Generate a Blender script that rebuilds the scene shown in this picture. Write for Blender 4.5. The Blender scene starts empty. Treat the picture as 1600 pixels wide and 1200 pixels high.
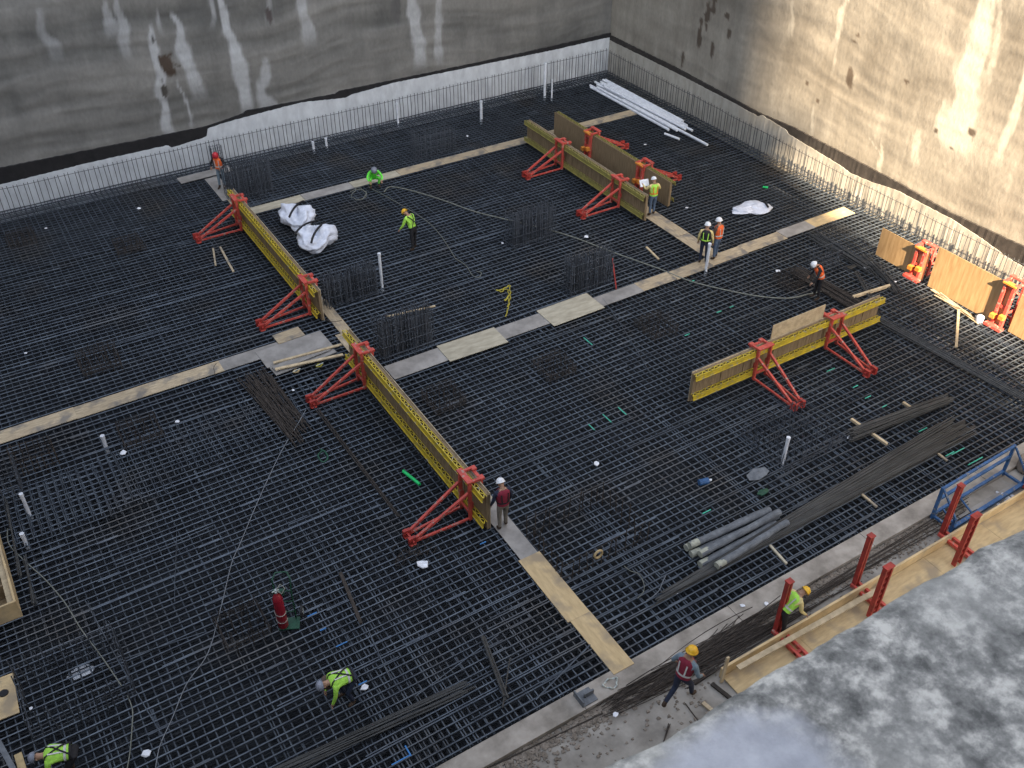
import bpy, math, random
import numpy as np
from mathutils import Vector, Matrix
random.seed(7); RNG = np.random.default_rng(5)
R = math.radians
scn = bpy.context.scene
col = scn.collection

# ------------------------------------------------------------------ camera
H = 20.2
CR = Vector((0.849483, -0.527601, 0.003942)); CU = Vector((0.323203, 0.526262, 0.786504)); CF = Vector((0.417035, 0.666848, -0.617573))
FPX = 1514.882
cam = bpy.data.cameras.new('camera'); co = bpy.data.objects.new('camera', cam); col.objects.link(co)
cam.sensor_width = 36; cam.lens = FPX / 1600 * 36; cam.clip_end = 2000; cam.clip_start = 0.1
co.matrix_world = Matrix(((CR.x, CU.x, -CF.x, 0), (CR.y, CU.y, -CF.y, 0), (CR.z, CU.z, -CF.z, H), (0, 0, 0, 1)))
cam.dof.use_dof = True; cam.dof.focus_distance = 28; cam.dof.aperture_fstop = 13
scn.camera = co
# ------------------------------------------------------------------ light
SD = Vector((-0.30, -0.954, 0)).normalized(); EL = 35
sun = bpy.data.lights.new('sun', 'SUN'); so = bpy.data.objects.new('sun', sun); col.objects.link(so)
sun.energy = 5.0; sun.angle = R(0.8); sun.color = (1.0, 0.78, 0.53)
sdir = Vector((SD.x * math.cos(R(EL)), SD.y * math.cos(R(EL)), math.sin(R(EL))))
so.rotation_euler = sdir.to_track_quat('Z', 'Y').to_euler(); so.location = (0, 0, 60)
w = bpy.data.worlds.new('World'); scn.world = w; w.use_nodes = True
nt = w.node_tree; bg = nt.nodes['Background']
sky = nt.nodes.new('ShaderNodeTexSky'); sky.sky_type = 'NISHITA'; sky.sun_disc = False
sky.sun_elevation = R(EL); sky.sun_rotation = math.atan2(SD.x, SD.y)
shs = nt.nodes.new('ShaderNodeHueSaturation'); shs.inputs['Saturation'].default_value = .38
nt.links.new(sky.outputs[0], shs.inputs['Color']); nt.links.new(shs.outputs[0], bg.inputs[0]); bg.inputs[1].default_value = 0.08
scn.view_settings.view_transform = 'Standard'; scn.view_settings.look = 'None'
scn.view_settings.exposure = 2.72; scn.view_settings.gamma = 1

# ------------------------------------------------------------------ helpers
def ray(px, py):
    return CF + CR * ((px - 800) / FPX) - CU * ((py - 600) / FPX)
def g(px, py, z=0.0):                       # point of the level plane z seen at a spot of the photo
    d = ray(px, py); t = (z - H) / d.z
    return Vector((d.x * t, d.y * t, z))
def gp(px, py, axis, val):                  # point of an upright plane
    d = ray(px, py); t = val / d[axis]
    return Vector((d.x * t, d.y * t, H + d.z * t))

def mat(name, c, rough=.7, c2=None, scale=6, stretch=(1, 1, 1), metal=0, bump=0, det=5, lo=.35, hi=.65, tone=0.0, spec=.4, bscale=None, fleck=None):
    m = bpy.data.materials.new(name); m.use_nodes = True; N = m.node_tree; b = N.nodes['Principled BSDF']
    b.inputs['Roughness'].default_value = rough; b.inputs['Metallic'].default_value = metal
    b.inputs['Specular IOR Level'].default_value = spec
    tc = N.nodes.new('ShaderNodeTexCoord'); mp = N.nodes.new('ShaderNodeMapping'); mp.inputs['Scale'].default_value = stretch
    N.links.new(tc.outputs['Object'], mp.inputs[0])
    ns = N.nodes.new('ShaderNodeTexNoise'); ns.inputs['Scale'].default_value = scale; ns.inputs['Detail'].default_value = det
    ns.inputs['Roughness'].default_value = .62
    N.links.new(mp.outputs[0], ns.inputs[0])
    rp = N.nodes.new('ShaderNodeValToRGB'); rp.color_ramp.elements[0].position = lo; rp.color_ramp.elements[1].position = hi
    c2 = c2 or tuple(x * .72 for x in c)
    rp.color_ramp.elements[0].color = (*c2, 1); rp.color_ramp.elements[1].color = (*c, 1)
    N.links.new(ns.outputs[0], rp.inputs[0]); out = rp.outputs[0]
    if fleck:                                               # splatter, mud or rust with an outline of its own
        fc, fs, fl, fh = fleck; n3 = N.nodes.new('ShaderNodeTexNoise'); n3.inputs['Scale'].default_value = fs; n3.inputs['Detail'].default_value = 6; N.links.new(tc.outputs['Object'], n3.inputs[0])
        r3_ = N.nodes.new('ShaderNodeMapRange'); r3_.inputs[1].default_value = fl; r3_.inputs[2].default_value = fh; N.links.new(n3.outputs[0], r3_.inputs[0])
        mx_ = N.nodes.new('ShaderNodeMix'); mx_.data_type = 'RGBA'; N.links.new(r3_.outputs[0], mx_.inputs[0]); N.links.new(out, mx_.inputs[6]); mx_.inputs[7].default_value = (*fc, 1); out = mx_.outputs[2]
    if tone:
        oi = N.nodes.new('ShaderNodeObjectInfo'); mr = N.nodes.new('ShaderNodeMapRange')
        mr.inputs[3].default_value = 1 - tone; mr.inputs[4].default_value = 1 + tone
        N.links.new(oi.outputs['Random'], mr.inputs[0])
        hs = N.nodes.new('ShaderNodeHueSaturation'); N.links.new(mr.outputs[0], hs.inputs['Value']); N.links.new(out, hs.inputs['Color'])
        out = hs.outputs[0]
    N.links.new(out, b.inputs['Base Color'])
    if bump:
        bp = N.nodes.new('ShaderNodeBump'); bp.inputs['Strength'].default_value = bump; bp.inputs['Distance'].default_value = .02
        if bscale:
            n2 = N.nodes.new('ShaderNodeTexNoise'); n2.inputs['Scale'].default_value = bscale; N.links.new(mp.outputs[0], n2.inputs[0])
            N.links.new(n2.outputs[0], bp.inputs['Height'])
        else: N.links.new(ns.outputs[0], bp.inputs['Height'])
        N.links.new(bp.outputs[0], b.inputs['Normal'])
    return m

M = {}
M['bar'] = mat('rebar_steel', (.110, .134, .166), .40, (.055, .068, .090), 2.0, metal=.5, spec=.5, tone=.22, fleck=((.098, .096, .096), .35, .54, .70))
M['bar_low'] = mat('rebar_steel_lower_shaded', (.036, .042, .050), .7, (.010, .013, .017), 1.2, metal=.3)  # same steel, with the shade between the bars put into its colour
M['cagebar'] = mat('column_cage_bar', (.105, .120, .145), .55, (.055, .064, .080), 3, metal=.3, tone=.35)
M['starter'] = mat('starter_bar', (.075, .080, .088), .7, (.045, .048, .054), 4)
M['liner_sunlit'] = mat('sunlit_liner', (.44, .42, .37), .7, (.33, .31, .265), 2.5, (1, 1, .5), bump=.25, det=8)  # lit copy of the liner, colour dulled and warmed for direct sun
M['olive'] = mat('faded_olive_steel', (.30, .27, .075), .6, (.19, .17, .06), 5, det=8, lo=.3, hi=.6)
M['cagerust'] = mat('rusty_cage_bar', (.062, .055, .052), .8, (.03, .027, .027), 5, tone=.3)
M['rust'] = mat('rusty_rebar', (.058, .047, .040), .8, (.028, .023, .020), 9, tone=.3)
M['bundle'] = mat('mill_scale_rebar', (.060, .062, .062), .5, (.032, .034, .036), 8, (.2, 1, 1), tone=.25)
M['ply'] = mat('weathered_plywood', (.50, .41, .28), .8, (.30, .24, .165), 2.2, (1, 7, 1), fleck=((.20, .18, .155), 1.7, .50, .66), tone=.12, det=8, bump=.15)
M['ply_new'] = mat('new_plywood', (.62, .47, .26), .75, (.46, .34, .185), 1.8, (1, 5, 1), fleck=((.34, .27, .18), 1.4, .50, .66), tone=.10, det=8)
M['ply_grey'] = mat('coated_plywood', (.33, .315, .30), .6, (.20, .19, .18), 1.6, (1, 1, 1), tone=.12, det=9)
M['ply_old'] = mat('pale_plywood', (.50, .46, .36), .8, (.33, .30, .23), 1.5, (1, 4, 1), tone=.08, det=8)
M['timber'] = mat('form_boards', (.27, .20, .12), .8, (.16, .115, .065), 2.5, (9, 9, .8), det=7)
M['lumber'] = mat('sawn_lumber', (.58, .47, .31), .8, (.38, .30, .19), 4, (1, 1, 1), tone=.15)
M['formply'] = mat('orange_form_face', (.44, .30, .155), .6, (.30, .19, .09), 1.6, (6, 6, .7), det=8)
M['yellow'] = mat('yellow_steel', (.56, .42, .035), .5, (.30, .24, .035), 5, fleck=((.30, .28, .22), 8, .58, .66), det=8, lo=.25, hi=.6)
M['red'] = mat('red_steel', (.56, .085, .065), .5, (.34, .055, .045), 4, fleck=((.36, .26, .22), 9, .58, .66), det=7, lo=.3, hi=.6)
M['darkred'] = mat('dark_red_steel', (.42, .045, .035), .5, (.22, .03, .025), 5, det=7)
M['orange'] = mat('orange_nut', (.75, .28, .05), .5)
M['blue'] = mat('blue_steel', (.035, .12, .30), .5, (.02, .07, .17), 5, fleck=((.20, .20, .19), 9, .58, .68), det=7)
M['white'] = mat('white_plastic', (.72, .76, .82), .45, (.55, .58, .64), 3)
M['tarp'] = mat('white_woven_sack', (.70, .74, .84), .6, (.52, .56, .66), 5, bump=.3)
M['liner'] = mat('white_liner', (.60, .64, .68), .6, (.46, .49, .53), 2.5, (1, 1, .5), bump=.25, det=8)
M['membrane'] = mat('black_membrane', (.016, .016, .018), .75, (.008, .008, .010), 3, bump=.3)
M['membrane_dusty_sunlit'] = mat('sunlit_dusty_membrane', (.050, .044, .040), .8, (.028, .025, .023), 3, bump=.3)  # dusty grey, also lifted in the colour for the sunlit wall
M['black'] = mat('black_strap', (.012, .012, .016), .6)
M['conc'] = mat('slab_concrete', (.34, .32, .29), .9, (.20, .185, .165), 1.1, det=12, lo=.38, hi=.62, bump=.2)
M['kerbc'] = mat('kerb_concrete', (.40, .365, .325), .9, (.20, .18, .155), 1.3, det=12, bump=.15)
M['rub'] = mat('rubble', (.26, .225, .19), .95, (.13, .11, .09), 5, det=8)
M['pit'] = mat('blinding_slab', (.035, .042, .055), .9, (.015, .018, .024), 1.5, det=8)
M['tube'] = mat('insulation_tube', (.17, .185, .205), .9, (.10, .11, .125), 6, det=10, bump=.5)
M['tubend'] = mat('pale_tube_end', (.42, .43, .35), .9, (.26, .27, .24), 9)
M['green'] = mat('green_plastic', (.02, .62, .17), .5)
M['gpaint'] = mat('green_marking_paint', (.08, .50, .36), .7)
M['bpaint'] = mat('blue_marking_paint', (.06, .25, .62), .7)
M['dgreen'] = mat('green_cart_steel', (.015, .075, .045), .5)
M['cyl'] = mat('maroon_cylinder', (.28, .015, .03), .32, (.20, .012, .02), 3)
M['hose'] = mat('grey_hose', (.20, .21, .185), .7)
M['wire'] = mat('thin_wire', (.22, .24, .27), .6)
M['rope'] = mat('yellow_rope', (.42, .36, .05), .8)
M['tan'] = mat('tan_rubber', (.5, .38, .2), .7)
M['ground'] = mat('street_ground', (.12, .12, .115), .95, (.08, .08, .075), 2)
M['facade'] = mat('facade_panel', (.34, .32, .30), .8)
M['glass'] = mat('facade_glass', (.05, .07, .09), .1)
M['paper'] = mat('paper', (.85, .88, .95), .7)
M['chrome'] = mat('pale_metal', (.55, .6, .58), .35, metal=.5)
M['rubber'] = mat('wheel_rubber', (.03, .03, .033), .8)

class MB:
    def __init__(s): s.v = []; s.f = []; s.m = []; s.mats = []
    def mi(s, m):
        if m not in s.mats: s.mats.append(m)
        return s.mats.index(m)
    def add(s, vs, fs, m):
        k = len(s.v); i = s.mi(m); s.v += [tuple(v) for v in vs]; s.f += [tuple(a + k for a in f) for f in fs]; s.m += [i] * len(fs); return s
    def box(s, a, b, m, rz=0, piv=None, skew=None):
        x0, y0, z0 = a; x1, y1, z1 = b
        vs = [Vector(p) for p in ((x0, y0, z0), (x1, y0, z0), (x1, y1, z0), (x0, y1, z0), (x0, y0, z1), (x1, y0, z1), (x1, y1, z1), (x0, y1, z1))]
        if rz:
            c = Vector(piv or ((x0 + x1) / 2, (y0 + y1) / 2, 0)); Q = Matrix.Rotation(rz, 3, 'Z'); vs = [Q @ (v - c) + c for v in vs]
        return s.add(vs, [(0, 3, 2, 1), (4, 5, 6, 7), (0, 1, 5, 4), (1, 2, 6, 5), (2, 3, 7, 6), (3, 0, 4, 7)], m)
    def beam(s, p, q, wd, ht, m, up=(0, 0, 1)):           # rectangular bar between two points
        p = Vector(p); q = Vector(q); d = (q - p).normalized(); up = Vector(up)
        if abs(d.dot(up)) > .98: up = Vector((1, 0, 0))
        a = d.cross(up).normalized() * wd / 2; b = a.cross(d).normalized() * ht / 2
        vs = [p - a - b, p + a - b, p + a + b, p - a + b, q - a - b, q + a - b, q + a + b, q - a + b]
        return s.add(vs, [(0, 1, 2, 3), (7, 6, 5, 4), (0, 4, 5, 1), (1, 5, 6, 2), (2, 6, 7, 3), (3, 7, 4, 0)], m)
    def tube(s, pts, r, m, n=8, caps=True):
        pts = [Vector(p) for p in pts]; L = len(pts); rs = r if isinstance(r, (list, tuple)) else [r] * L
        vs = []; prev = None
        for i, p in enumerate(pts):
            d = (pts[min(i + 1, L - 1)] - pts[max(i - 1, 0)]).normalized()
            ref = prev if prev is not None else (Vector((0, 0, 1)) if abs(d.z) < .9 else Vector((1, 0, 0)))
            a = (ref - d * ref.dot(d)).normalized(); prev = a; b = d.cross(a)
            for k in range(n):
                t = 2 * math.pi * k / n; vs.append(p + (a * math.cos(t) + b * math.sin(t)) * rs[i])
        fs = []
        for i in range(L - 1):
            for k in range(n):
                k2 = (k + 1) % n; fs.append((i * n + k, i * n + k2, (i + 1) * n + k2, (i + 1) * n + k))
        if caps: fs += [tuple(range(n))[::-1], tuple(range((L - 1) * n, L * n))]
        return s.add(vs, fs, m)
    def lathe(s, prof, c, m, n=16):
        vs = []
        for (r_, z) in prof:
            for k in range(n): t = 2 * math.pi * k / n; vs.append((c[0] + r_ * math.cos(t), c[1] + r_ * math.sin(t), c[2] + z))
        fs = [(i * n + k, i * n + (k + 1) % n, (i + 1) * n + (k + 1) % n, (i + 1) * n + k) for i in range(len(prof) - 1) for k in range(n)]
        fs += [tuple(range(n))[::-1], tuple(range((len(prof) - 1) * n, len(prof) * n))]
        return s.add(vs, fs, m)
    def build(s, name, parent=None, smooth=False, loc=None):
        me = bpy.data.meshes.new(name); me.from_pydata(s.v, [], s.f)
        for m in s.mats: me.materials.append(M[m] if isinstance(m, str) else m)
        me.polygons.foreach_set('material_index', s.m)
        if smooth: me.polygons.foreach_set('use_smooth', [True] * len(s.f))
        me.update()
        o = bpy.data.objects.new(name, me); col.objects.link(o)
        if parent: o.parent = parent
        if loc is not None: o.location = loc
        return o
def tag(o, label=None, cat=None, group=None, kind=None):
    if label: o['label'] = label
    if cat: o['category'] = cat
    if group: o['group'] = group
    if kind: o['kind'] = kind
    return o
def empty(name, loc=(0, 0, 0), rz=0):
    o = bpy.data.objects.new(name, None); col.objects.link(o); o.location = loc; o.rotation_euler.z = rz; o.empty_display_size = .2
    return o
def inst(name, me, parent=None, loc=(0, 0, 0), rz=0, rot=None, sc=None):
    o = bpy.data.objects.new(name, me); col.objects.link(o); o.parent = parent; o.location = loc
    o.rotation_euler = rot if rot else (0, 0, rz)
    if sc: o.scale = sc
    return o

def vnoise(x, y, seed=0):                    # smooth lattice noise 0..1
    r_ = np.random.default_rng(seed).random((257, 257))
    xi = np.floor(x).astype(int); yi = np.floor(y).astype(int); fx = x - xi; fy = y - yi
    fx = fx * fx * (3 - 2 * fx); fy = fy * fy * (3 - 2 * fy); xi %= 256; yi %= 256
    a = r_[xi, yi]; b = r_[xi + 1, yi]; c = r_[xi, yi + 1]; d = r_[xi + 1, yi + 1]
    return (a * (1 - fx) + b * fx) * (1 - fy) + (c * (1 - fx) + d * fx) * fy
def fbm(x, y, o=4, seed=0):
    s = 0; a = .5; t = 0
    for i in range(o): s = s + a * vnoise(x * 2 ** i, y * 2 ** i, seed + i * 7); t += a; a *= .55
    return s / t

# ------------------------------------------------------------------ walls of the pit
YB, XR = 44.0, 33.95
def wall_material():
    m = bpy.data.materials.new('sprayed_concrete'); m.use_nodes = True; N = m.node_tree; b = N.nodes['Principled BSDF']
    b.inputs['Roughness'].default_value = .85; b.inputs['Specular IOR Level'].default_value = .25
    at = N.nodes.new('ShaderNodeAttribute'); at.attribute_name = 'stain'
    tc = N.nodes.new('ShaderNodeTexCoord'); ns = N.nodes.new('ShaderNodeTexNoise'); ns.inputs['Scale'].default_value = 7; ns.inputs['Detail'].default_value = 9
    mp = N.nodes.new('ShaderNodeMapping'); mp.inputs['Scale'].default_value = (1, 1, .6)
    N.links.new(tc.outputs['Object'], mp.inputs[0]); N.links.new(mp.outputs[0], ns.inputs[0])
    mr = N.nodes.new('ShaderNodeMapRange'); mr.inputs[1].default_value = .3; mr.inputs[2].default_value = .7; mr.inputs[3].default_value = .91; mr.inputs[4].default_value = 1.08
    N.links.new(ns.outputs[0], mr.inputs[0])
    hs = N.nodes.new('ShaderNodeHueSaturation'); N.links.new(at.outputs['Color'], hs.inputs['Color']); N.links.new(mr.outputs[0], hs.inputs['Value'])
    N.links.new(hs.outputs[0], b.inputs['Base Color'])
    bp = N.nodes.new('ShaderNodeBump'); bp.inputs['Strength'].default_value = .35; bp.inputs['Distance'].default_value = .03
    N.links.new(ns.outputs[0], bp.inputs['Height']); N.links.new(bp.outputs[0], b.inputs['Normal'])
    return m
M['wall'] = wall_material()

def shot_wall(name, u0, u1, top, pos, drips, darks, seed, tint, label):
    du = .09; zs = np.concatenate([np.arange(-1.2, 10.5, .09), np.arange(10.6, top + .01, .8)])
    us = np.arange(u0, u1 + du / 2, du); U, Z = np.meshgrid(us, zs, indexing='ij')
    wob = (fbm(U * .10 + 3, Z * .1, 3, seed + 50) - .5) * 2.6
    band = fbm(U * .10, (Z + wob) * .85, 4, seed)                        # horizontal lifts of sprayed concrete
    bulge = (band - .5) * .26 + (fbm(U * .8, Z * 1.3, 3, seed + 11) - .5) * .07
    wgt = np.clip((Z - .2) / 1.2, .15, 1); wgt = wgt * np.clip(np.minimum(U - u0, u1 - U) / .5, 0.0, 1)
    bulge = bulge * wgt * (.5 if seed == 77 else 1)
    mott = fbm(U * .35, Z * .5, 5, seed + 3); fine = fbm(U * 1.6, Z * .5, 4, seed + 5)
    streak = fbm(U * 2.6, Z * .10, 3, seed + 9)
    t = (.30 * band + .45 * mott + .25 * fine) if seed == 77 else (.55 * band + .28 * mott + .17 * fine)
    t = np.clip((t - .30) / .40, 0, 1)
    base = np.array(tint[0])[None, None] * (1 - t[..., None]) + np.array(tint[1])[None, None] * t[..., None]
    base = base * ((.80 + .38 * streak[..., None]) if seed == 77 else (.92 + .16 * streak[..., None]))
    pale = np.zeros_like(U)
    for (ua, za, ub, zb, wd, s) in drips:
        f = np.clip((za - Z) / (za - zb), 0, 1.0); cu = ua + (ub - ua) * f + (vnoise(Z * 1.3 + ua * 9, U * 0 + ua, seed + 21) - .5) * .35
        inside = np.clip((za + .25 - Z) / .3, 0, 1) * np.clip((Z - zb + .5) / .8, 0, 1)
        wv = wd * (.45 + .75 * np.sqrt(np.clip(f, .02, 1))) * (.7 + .6 * vnoise(Z * 2 + ub, U * 0, seed + 2))
        d = np.abs(U - cu) / wv + (fbm(U * 3, Z * 1.1, 3, seed + 31) - .5) * .9
        pale = np.maximum(pale, np.clip((1.05 - d) / .45, 0, 1) * inside * s)
    base = base * (1 - pale[..., None]) + np.array(tint[2])[None, None] * pale[..., None]
    for (uc, zc, ru, rz, cc) in darks:
        d = np.sqrt(((U - uc) / ru) ** 2 + ((Z - zc) / rz) ** 2) + (fbm(U * 3.5, Z * 3, 3, seed + 41) - .5) * 1.4
        k = np.clip((1 - d) / .25, 0, 1)[..., None]; base = base * (1 - k) + np.array(cc)[None, None] * k
    nu, nz = U.shape
    V = np.array([pos(a, b, c) for a, b, c in zip(U.ravel(), Z.ravel(), bulge.ravel())])
    I = np.arange(nu * nz).reshape(nu, nz)
    F = np.stack([I[:-1, :-1], I[1:, :-1], I[1:, 1:], I[:-1, 1:]], -1).reshape(-1, 4)
    me = bpy.data.meshes.new(name); me.from_pydata(V.tolist(), [], F.tolist())
    ca = me.color_attributes.new('stain', 'FLOAT_COLOR', 'POINT')
    ca.data.foreach_set('color', np.concatenate([base.reshape(-1, 3), np.ones((nu * nz, 1))], 1).ravel())
    me.materials.append(M['wall']); me.polygons.foreach_set('use_smooth', [True] * len(F)); me.update()
    o = bpy.data.objects.new(name, me); col.objects.link(o)
    tag(o, label, 'wall')
    return o

def bk(a, b, wd, s=1.0):
    A = gp(*a, 1, YB); B = gp(*b, 1, YB); return (A.x, A.z, B.x, B.z, wd, s)
def rt(a, b, wd, s=1.0):
    A = gp(*a, 0, XR); B = gp(*b, 0, XR); return (A.y, A.z, B.y, B.z, wd, s)
bdr = [bk((345, -10), (388, 168), .30, .8), bk((272, 25), (308, 142), .30, .7), bk((240, 45), (264, 205), .22, .75), bk((166, 5), (174, 46), .2, .5),
       bk((183, 0), (202, 78), .2, .5), bk((412, 95), (414, 172), .34, .6), bk((326, -5), (332, 32), .16, .5), bk((470, -8), (482, 60), .34, .5), bk((642, -8), (657, 96), .42, .7),
       bk((686, -8), (690, 90), .26, .5), bk((62, 18), (80, 85), .2, .35), bk((246, 20), (252, 40), .12, .5), bk((418, -5), (420, 24), .2, .35), bk((282, 130), (298, 190), .06, .6)]
A_ = gp(262, 102, 1, YB); A2 = gp(256, 140, 1, YB); A3 = gp(620, 12, 1, YB); A4 = gp(422, 26, 1, YB)
bdk = [(A_.x, A_.z, .38, .55, (.06, .045, .035)), (A2.x, A2.z, .16, .6, (.07, .065, .06)), (A3.x, A3.z, .3, .8, (.10, .10, .10)), (A4.x, A4.z, .12, .5, (.07, .06, .06)),
       (gp(240, 62, 1, YB).x, gp(240, 62, 1, YB).z, .1, .3, (.05, .05, .05))]
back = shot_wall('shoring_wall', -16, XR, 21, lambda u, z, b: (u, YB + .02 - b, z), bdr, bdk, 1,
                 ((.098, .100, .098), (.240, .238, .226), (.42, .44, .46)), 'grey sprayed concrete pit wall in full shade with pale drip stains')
rdr = [rt((1548, -10), (1488, 232), .75, .85), rt((1605, 100), (1562, 245), .22, .8), rt((1322, -10), (1302, 68), .16, .7), rt((1567, -10), (1540, 120), .15, .5),
       rt((1436, 210), (1432, 250), .22, .8), rt((1374, 225), (1376, 268), .12, .8), rt((1358, 215), (1376, 245), .05, .8), rt((1272, 170), (1266, 205), .13, .6), rt((1306, 70), (1300, 110), .09, .4), rt((1240, -5), (1232, 50), .12, .4)]
rdk = []
for (px, py, a, b) in ((1325, 125, .22, .5), (1092, 60, .2, .9), (1066, 90, .16, .5), (1112, 80, .14, .5), (1115, 5, .2, .6), (1138, 52, .16, .25), (1333, 66, .18, .06), (1260, 130, .12, .14), (1277, 158, .10, .25),
                       (1518, 206, .22, .16), (1340, 55, .12, .08), (1487, 231, .1, .08), (1135, 25, .25, .15), (1462, 205, .1, .08), (1416, 128, .12, .08), (1105, 20, .2, .7)):
    q = gp(px, py, 0, XR); rdk.append((q.y, q.z, a, b, (.10, .08, .062)))
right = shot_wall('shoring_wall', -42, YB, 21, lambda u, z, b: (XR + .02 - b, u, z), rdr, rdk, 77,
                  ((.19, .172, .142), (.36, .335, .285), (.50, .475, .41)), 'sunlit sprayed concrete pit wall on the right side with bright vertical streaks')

def strip(name, parent, prof, lo, off, m, pos, thick=.03, step=.12, rag=.05, seed=3):
    rg = random.Random(seed); xs = [p[0] for p in prof]; x = xs[0]; mb = MB(); vs = []; n = 0
    us = list(np.arange(xs[0], xs[-1], step)) + [xs[-1]]
    for i, u in enumerate(us):
        z = float(np.interp(u, xs, [p[1] for p in prof])) + (rg.random() - .5) * rag
        wv = (rg.random() - .5) * .03
        for zz, o in ((lo, off), ((lo + z) / 2, off + wv), (z, off + wv * .5), (z, off - thick), (lo, off - thick)):
            vs.append(pos(u, zz, o))
    fs = []
    for i in range(len(us) - 1):
        for k in range(4): fs.append((i * 5 + k, (i + 1) * 5 + k, (i + 1) * 5 + k + 1, i * 5 + k + 1))
    mb.add(vs, fs, m); return mb.build(name, parent)
pb = lambda u, z, o: (u, YB - o, z)
pr = lambda u, z, o: (XR - o, u, z)
def prof(pts, ax, val, first, last):
    L = sorted((( gp(x, y, ax, val).x if ax == 1 else gp(x, y, ax, val).y), gp(x, y, ax, val).z) for x, y in pts)
    return [(first, L[0][1])] + L + [(last, L[-1][1])]
strip('waterproof_membrane', back, prof([(0, 263), (140, 235), (324, 198), (381, 178), (383, 174), (525, 147), (530, 143), (648, 119), (766, 94), (867, 72), (945, 54)], 1, YB - .12, -16, 33.9), -1.2, .12, 'membrane', pb, .09, rag=.03, seed=4)
strip('drainage_liner', back, prof([(0, 289), (142, 254), (263, 227), (266, 232), (323, 214), (325, 201), (351, 192), (388, 182), (472, 160), (540, 153), (550, 148), (614, 130), (746, 103), (867, 78), (945, 60)], 1, YB - .17, -16, 33.8), -.6, .17, 'liner', pb, .03, rag=.025, seed=5)
strip('waterproof_membrane', right, prof([(975, 66), (1060, 108), (1185, 176), (1241, 200), (1310, 236), (1400, 284), (1482, 331), (1600, 386)], 0, XR - .12, -20, 43.85), -1.2, .12, 'membrane_dusty_sunlit', pr, .09, rag=.03, seed=8)
strip('drainage_liner', right, prof([(975, 74), (1060, 116), (1144, 160), (1186, 183), (1189, 179), (1228, 203), (1232, 210), (1277, 237), (1310, 257), (1329, 271), (1362, 285), (1400, 297), (1455, 326), (1486, 342), (1535, 374), (1576, 404), (1600, 418)], 0, XR - .17, -20, 43.8), -.6, .17, 'liner_sunlit', pr, .03, rag=.025, seed=9)

# other sides of the excavation, street level, the building that shades the pit
def plain_wall(name, a, b, label):
    mb = MB(); mb.box(a, b, 'conc'); return tag(mb.build(name), label, 'wall')
plain_wall('shoring_wall', (-16.5, .6, -1.2), (-16.0, 44, 20), 'plain concrete pit wall beyond the left edge of the rebar mat')
plain_wall('shoring_wall', (-16.5, 0, -1.2), (16, .55, 18.3), 'plain concrete pit wall below the viewer')
plain_wall('shoring_wall', (15.5, -42, -1.2), (16, 0, 20), 'plain concrete return wall of the excavation')
mb = MB(); mb.box((-150, 44.4, 18), (150, 160, 21), 'ground'); tag(mb.build('ground'), kind='structure')
mb = MB(); mb.box((34.4, -160, 18), (150, 44.3, 21), 'ground'); tag(mb.build('ground'), kind='structure')
mb = MB(); mb.box((-150, -160, 17), (15.4, -1.5, 18.2), 'ground'); mb.box((-150, -1.5, 17), (-16.6, 44.3, 20), 'ground'); tag(mb.build('ground'), kind='structure')
mb = MB(); mb.box((15.4, -160, 17), (34.3, -42.1, 20), 'ground'); tag(mb.build('ground'), kind='structure')
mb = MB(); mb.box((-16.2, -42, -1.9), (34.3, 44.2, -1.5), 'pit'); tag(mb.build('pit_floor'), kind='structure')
EX = 33.77 - .3145 * (30.7 + 62) + .7                                     # corner of the building that casts the shade
bt = empty('tall_building', (EX, -50, 18))
tag(bt, 'tall concrete framed building standing across the street from the pit', 'building')
b_ = MB(); b_.box((-75, -12, 0), (-.6, 0, 84), 'facade'); b_.build('wall', bt)
gl = MB()
for k in range(24):
    z = 1 + 3.45 * k
    for i in range(18): gl.box((-74 + i * 4, 0.01, z), (-71 + i * 4, .06, z + 2.2), 'glass')
gl.build('window', bt)
rg = random.Random(4)
for k in range(24):  # unseen balconies, added to make the building's shadow edge uneven
    z = 3.45 * k + .3; e = rg.uniform(.0, 2.2); m_ = MB(); m_.box((-3.5, -6, z), (e, 2.0, z + .25), 'facade'); m_.box((-3.4, 1.8, z + .26), (e - .05, 1.9, z + 1.25), 'facade')
    m_.box((e - .12, -5.9, z + .26), (e - .05, 1.78, z + 1.25), 'facade')
    if rg.random() < .5: m_.box((-1.5, -2, z + .26), (e * rg.random(), 1.2, z + 3.1), 'facade')
    m_.build('shadow_edge_balcony', bt)

# ------------------------------------------------------------------ front slab and kerb
mb = MB(); mb.box((-16, .7, -.98), (33.8, 10.28, -.10), 'conc'); tag(mb.build('concrete_slab'), kind='structure')
mb = MB(); x = -16; rg = random.Random(12)
while x < 33.6:
    x2 = min(x + 4.9, 33.7); mb.box((x + .006, 10.30, -.97), (x2, 10.86 , .03), 'kerbc'); x = x2 + .012
tag(mb.build('concrete_kerb'), kind='structure')
rb = MB(); rg = random.Random(3)
for i in range(6000):
    x = rg.uniform(3, 22); y = 10.28 - abs(rg.gauss(.0, .22)) - .02; s = rg.uniform(.008, .035)
    if rg.random() < .12: y = rg.uniform(8.2, 10.2)
    vs = [(x + rg.uniform(-s, s) + dx * s, y + rg.uniform(-s, s) * .5 + dy * s, -.1 + max(0, dz * s * rg.uniform(.6, 1.4))) for dx in (-1, 1) for dy in (-1, 1) for dz in (0, 1)]
    rb.add(vs, [(0, 1, 3, 2), (4, 6, 7, 5), (0, 4, 5, 1), (2, 3, 7, 6), (1, 5, 7, 3)], 'rub')
tag(rb.build('rubble'), kind='stuff', label='grey brown crushed rubble scattered along the slab edge')

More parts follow.
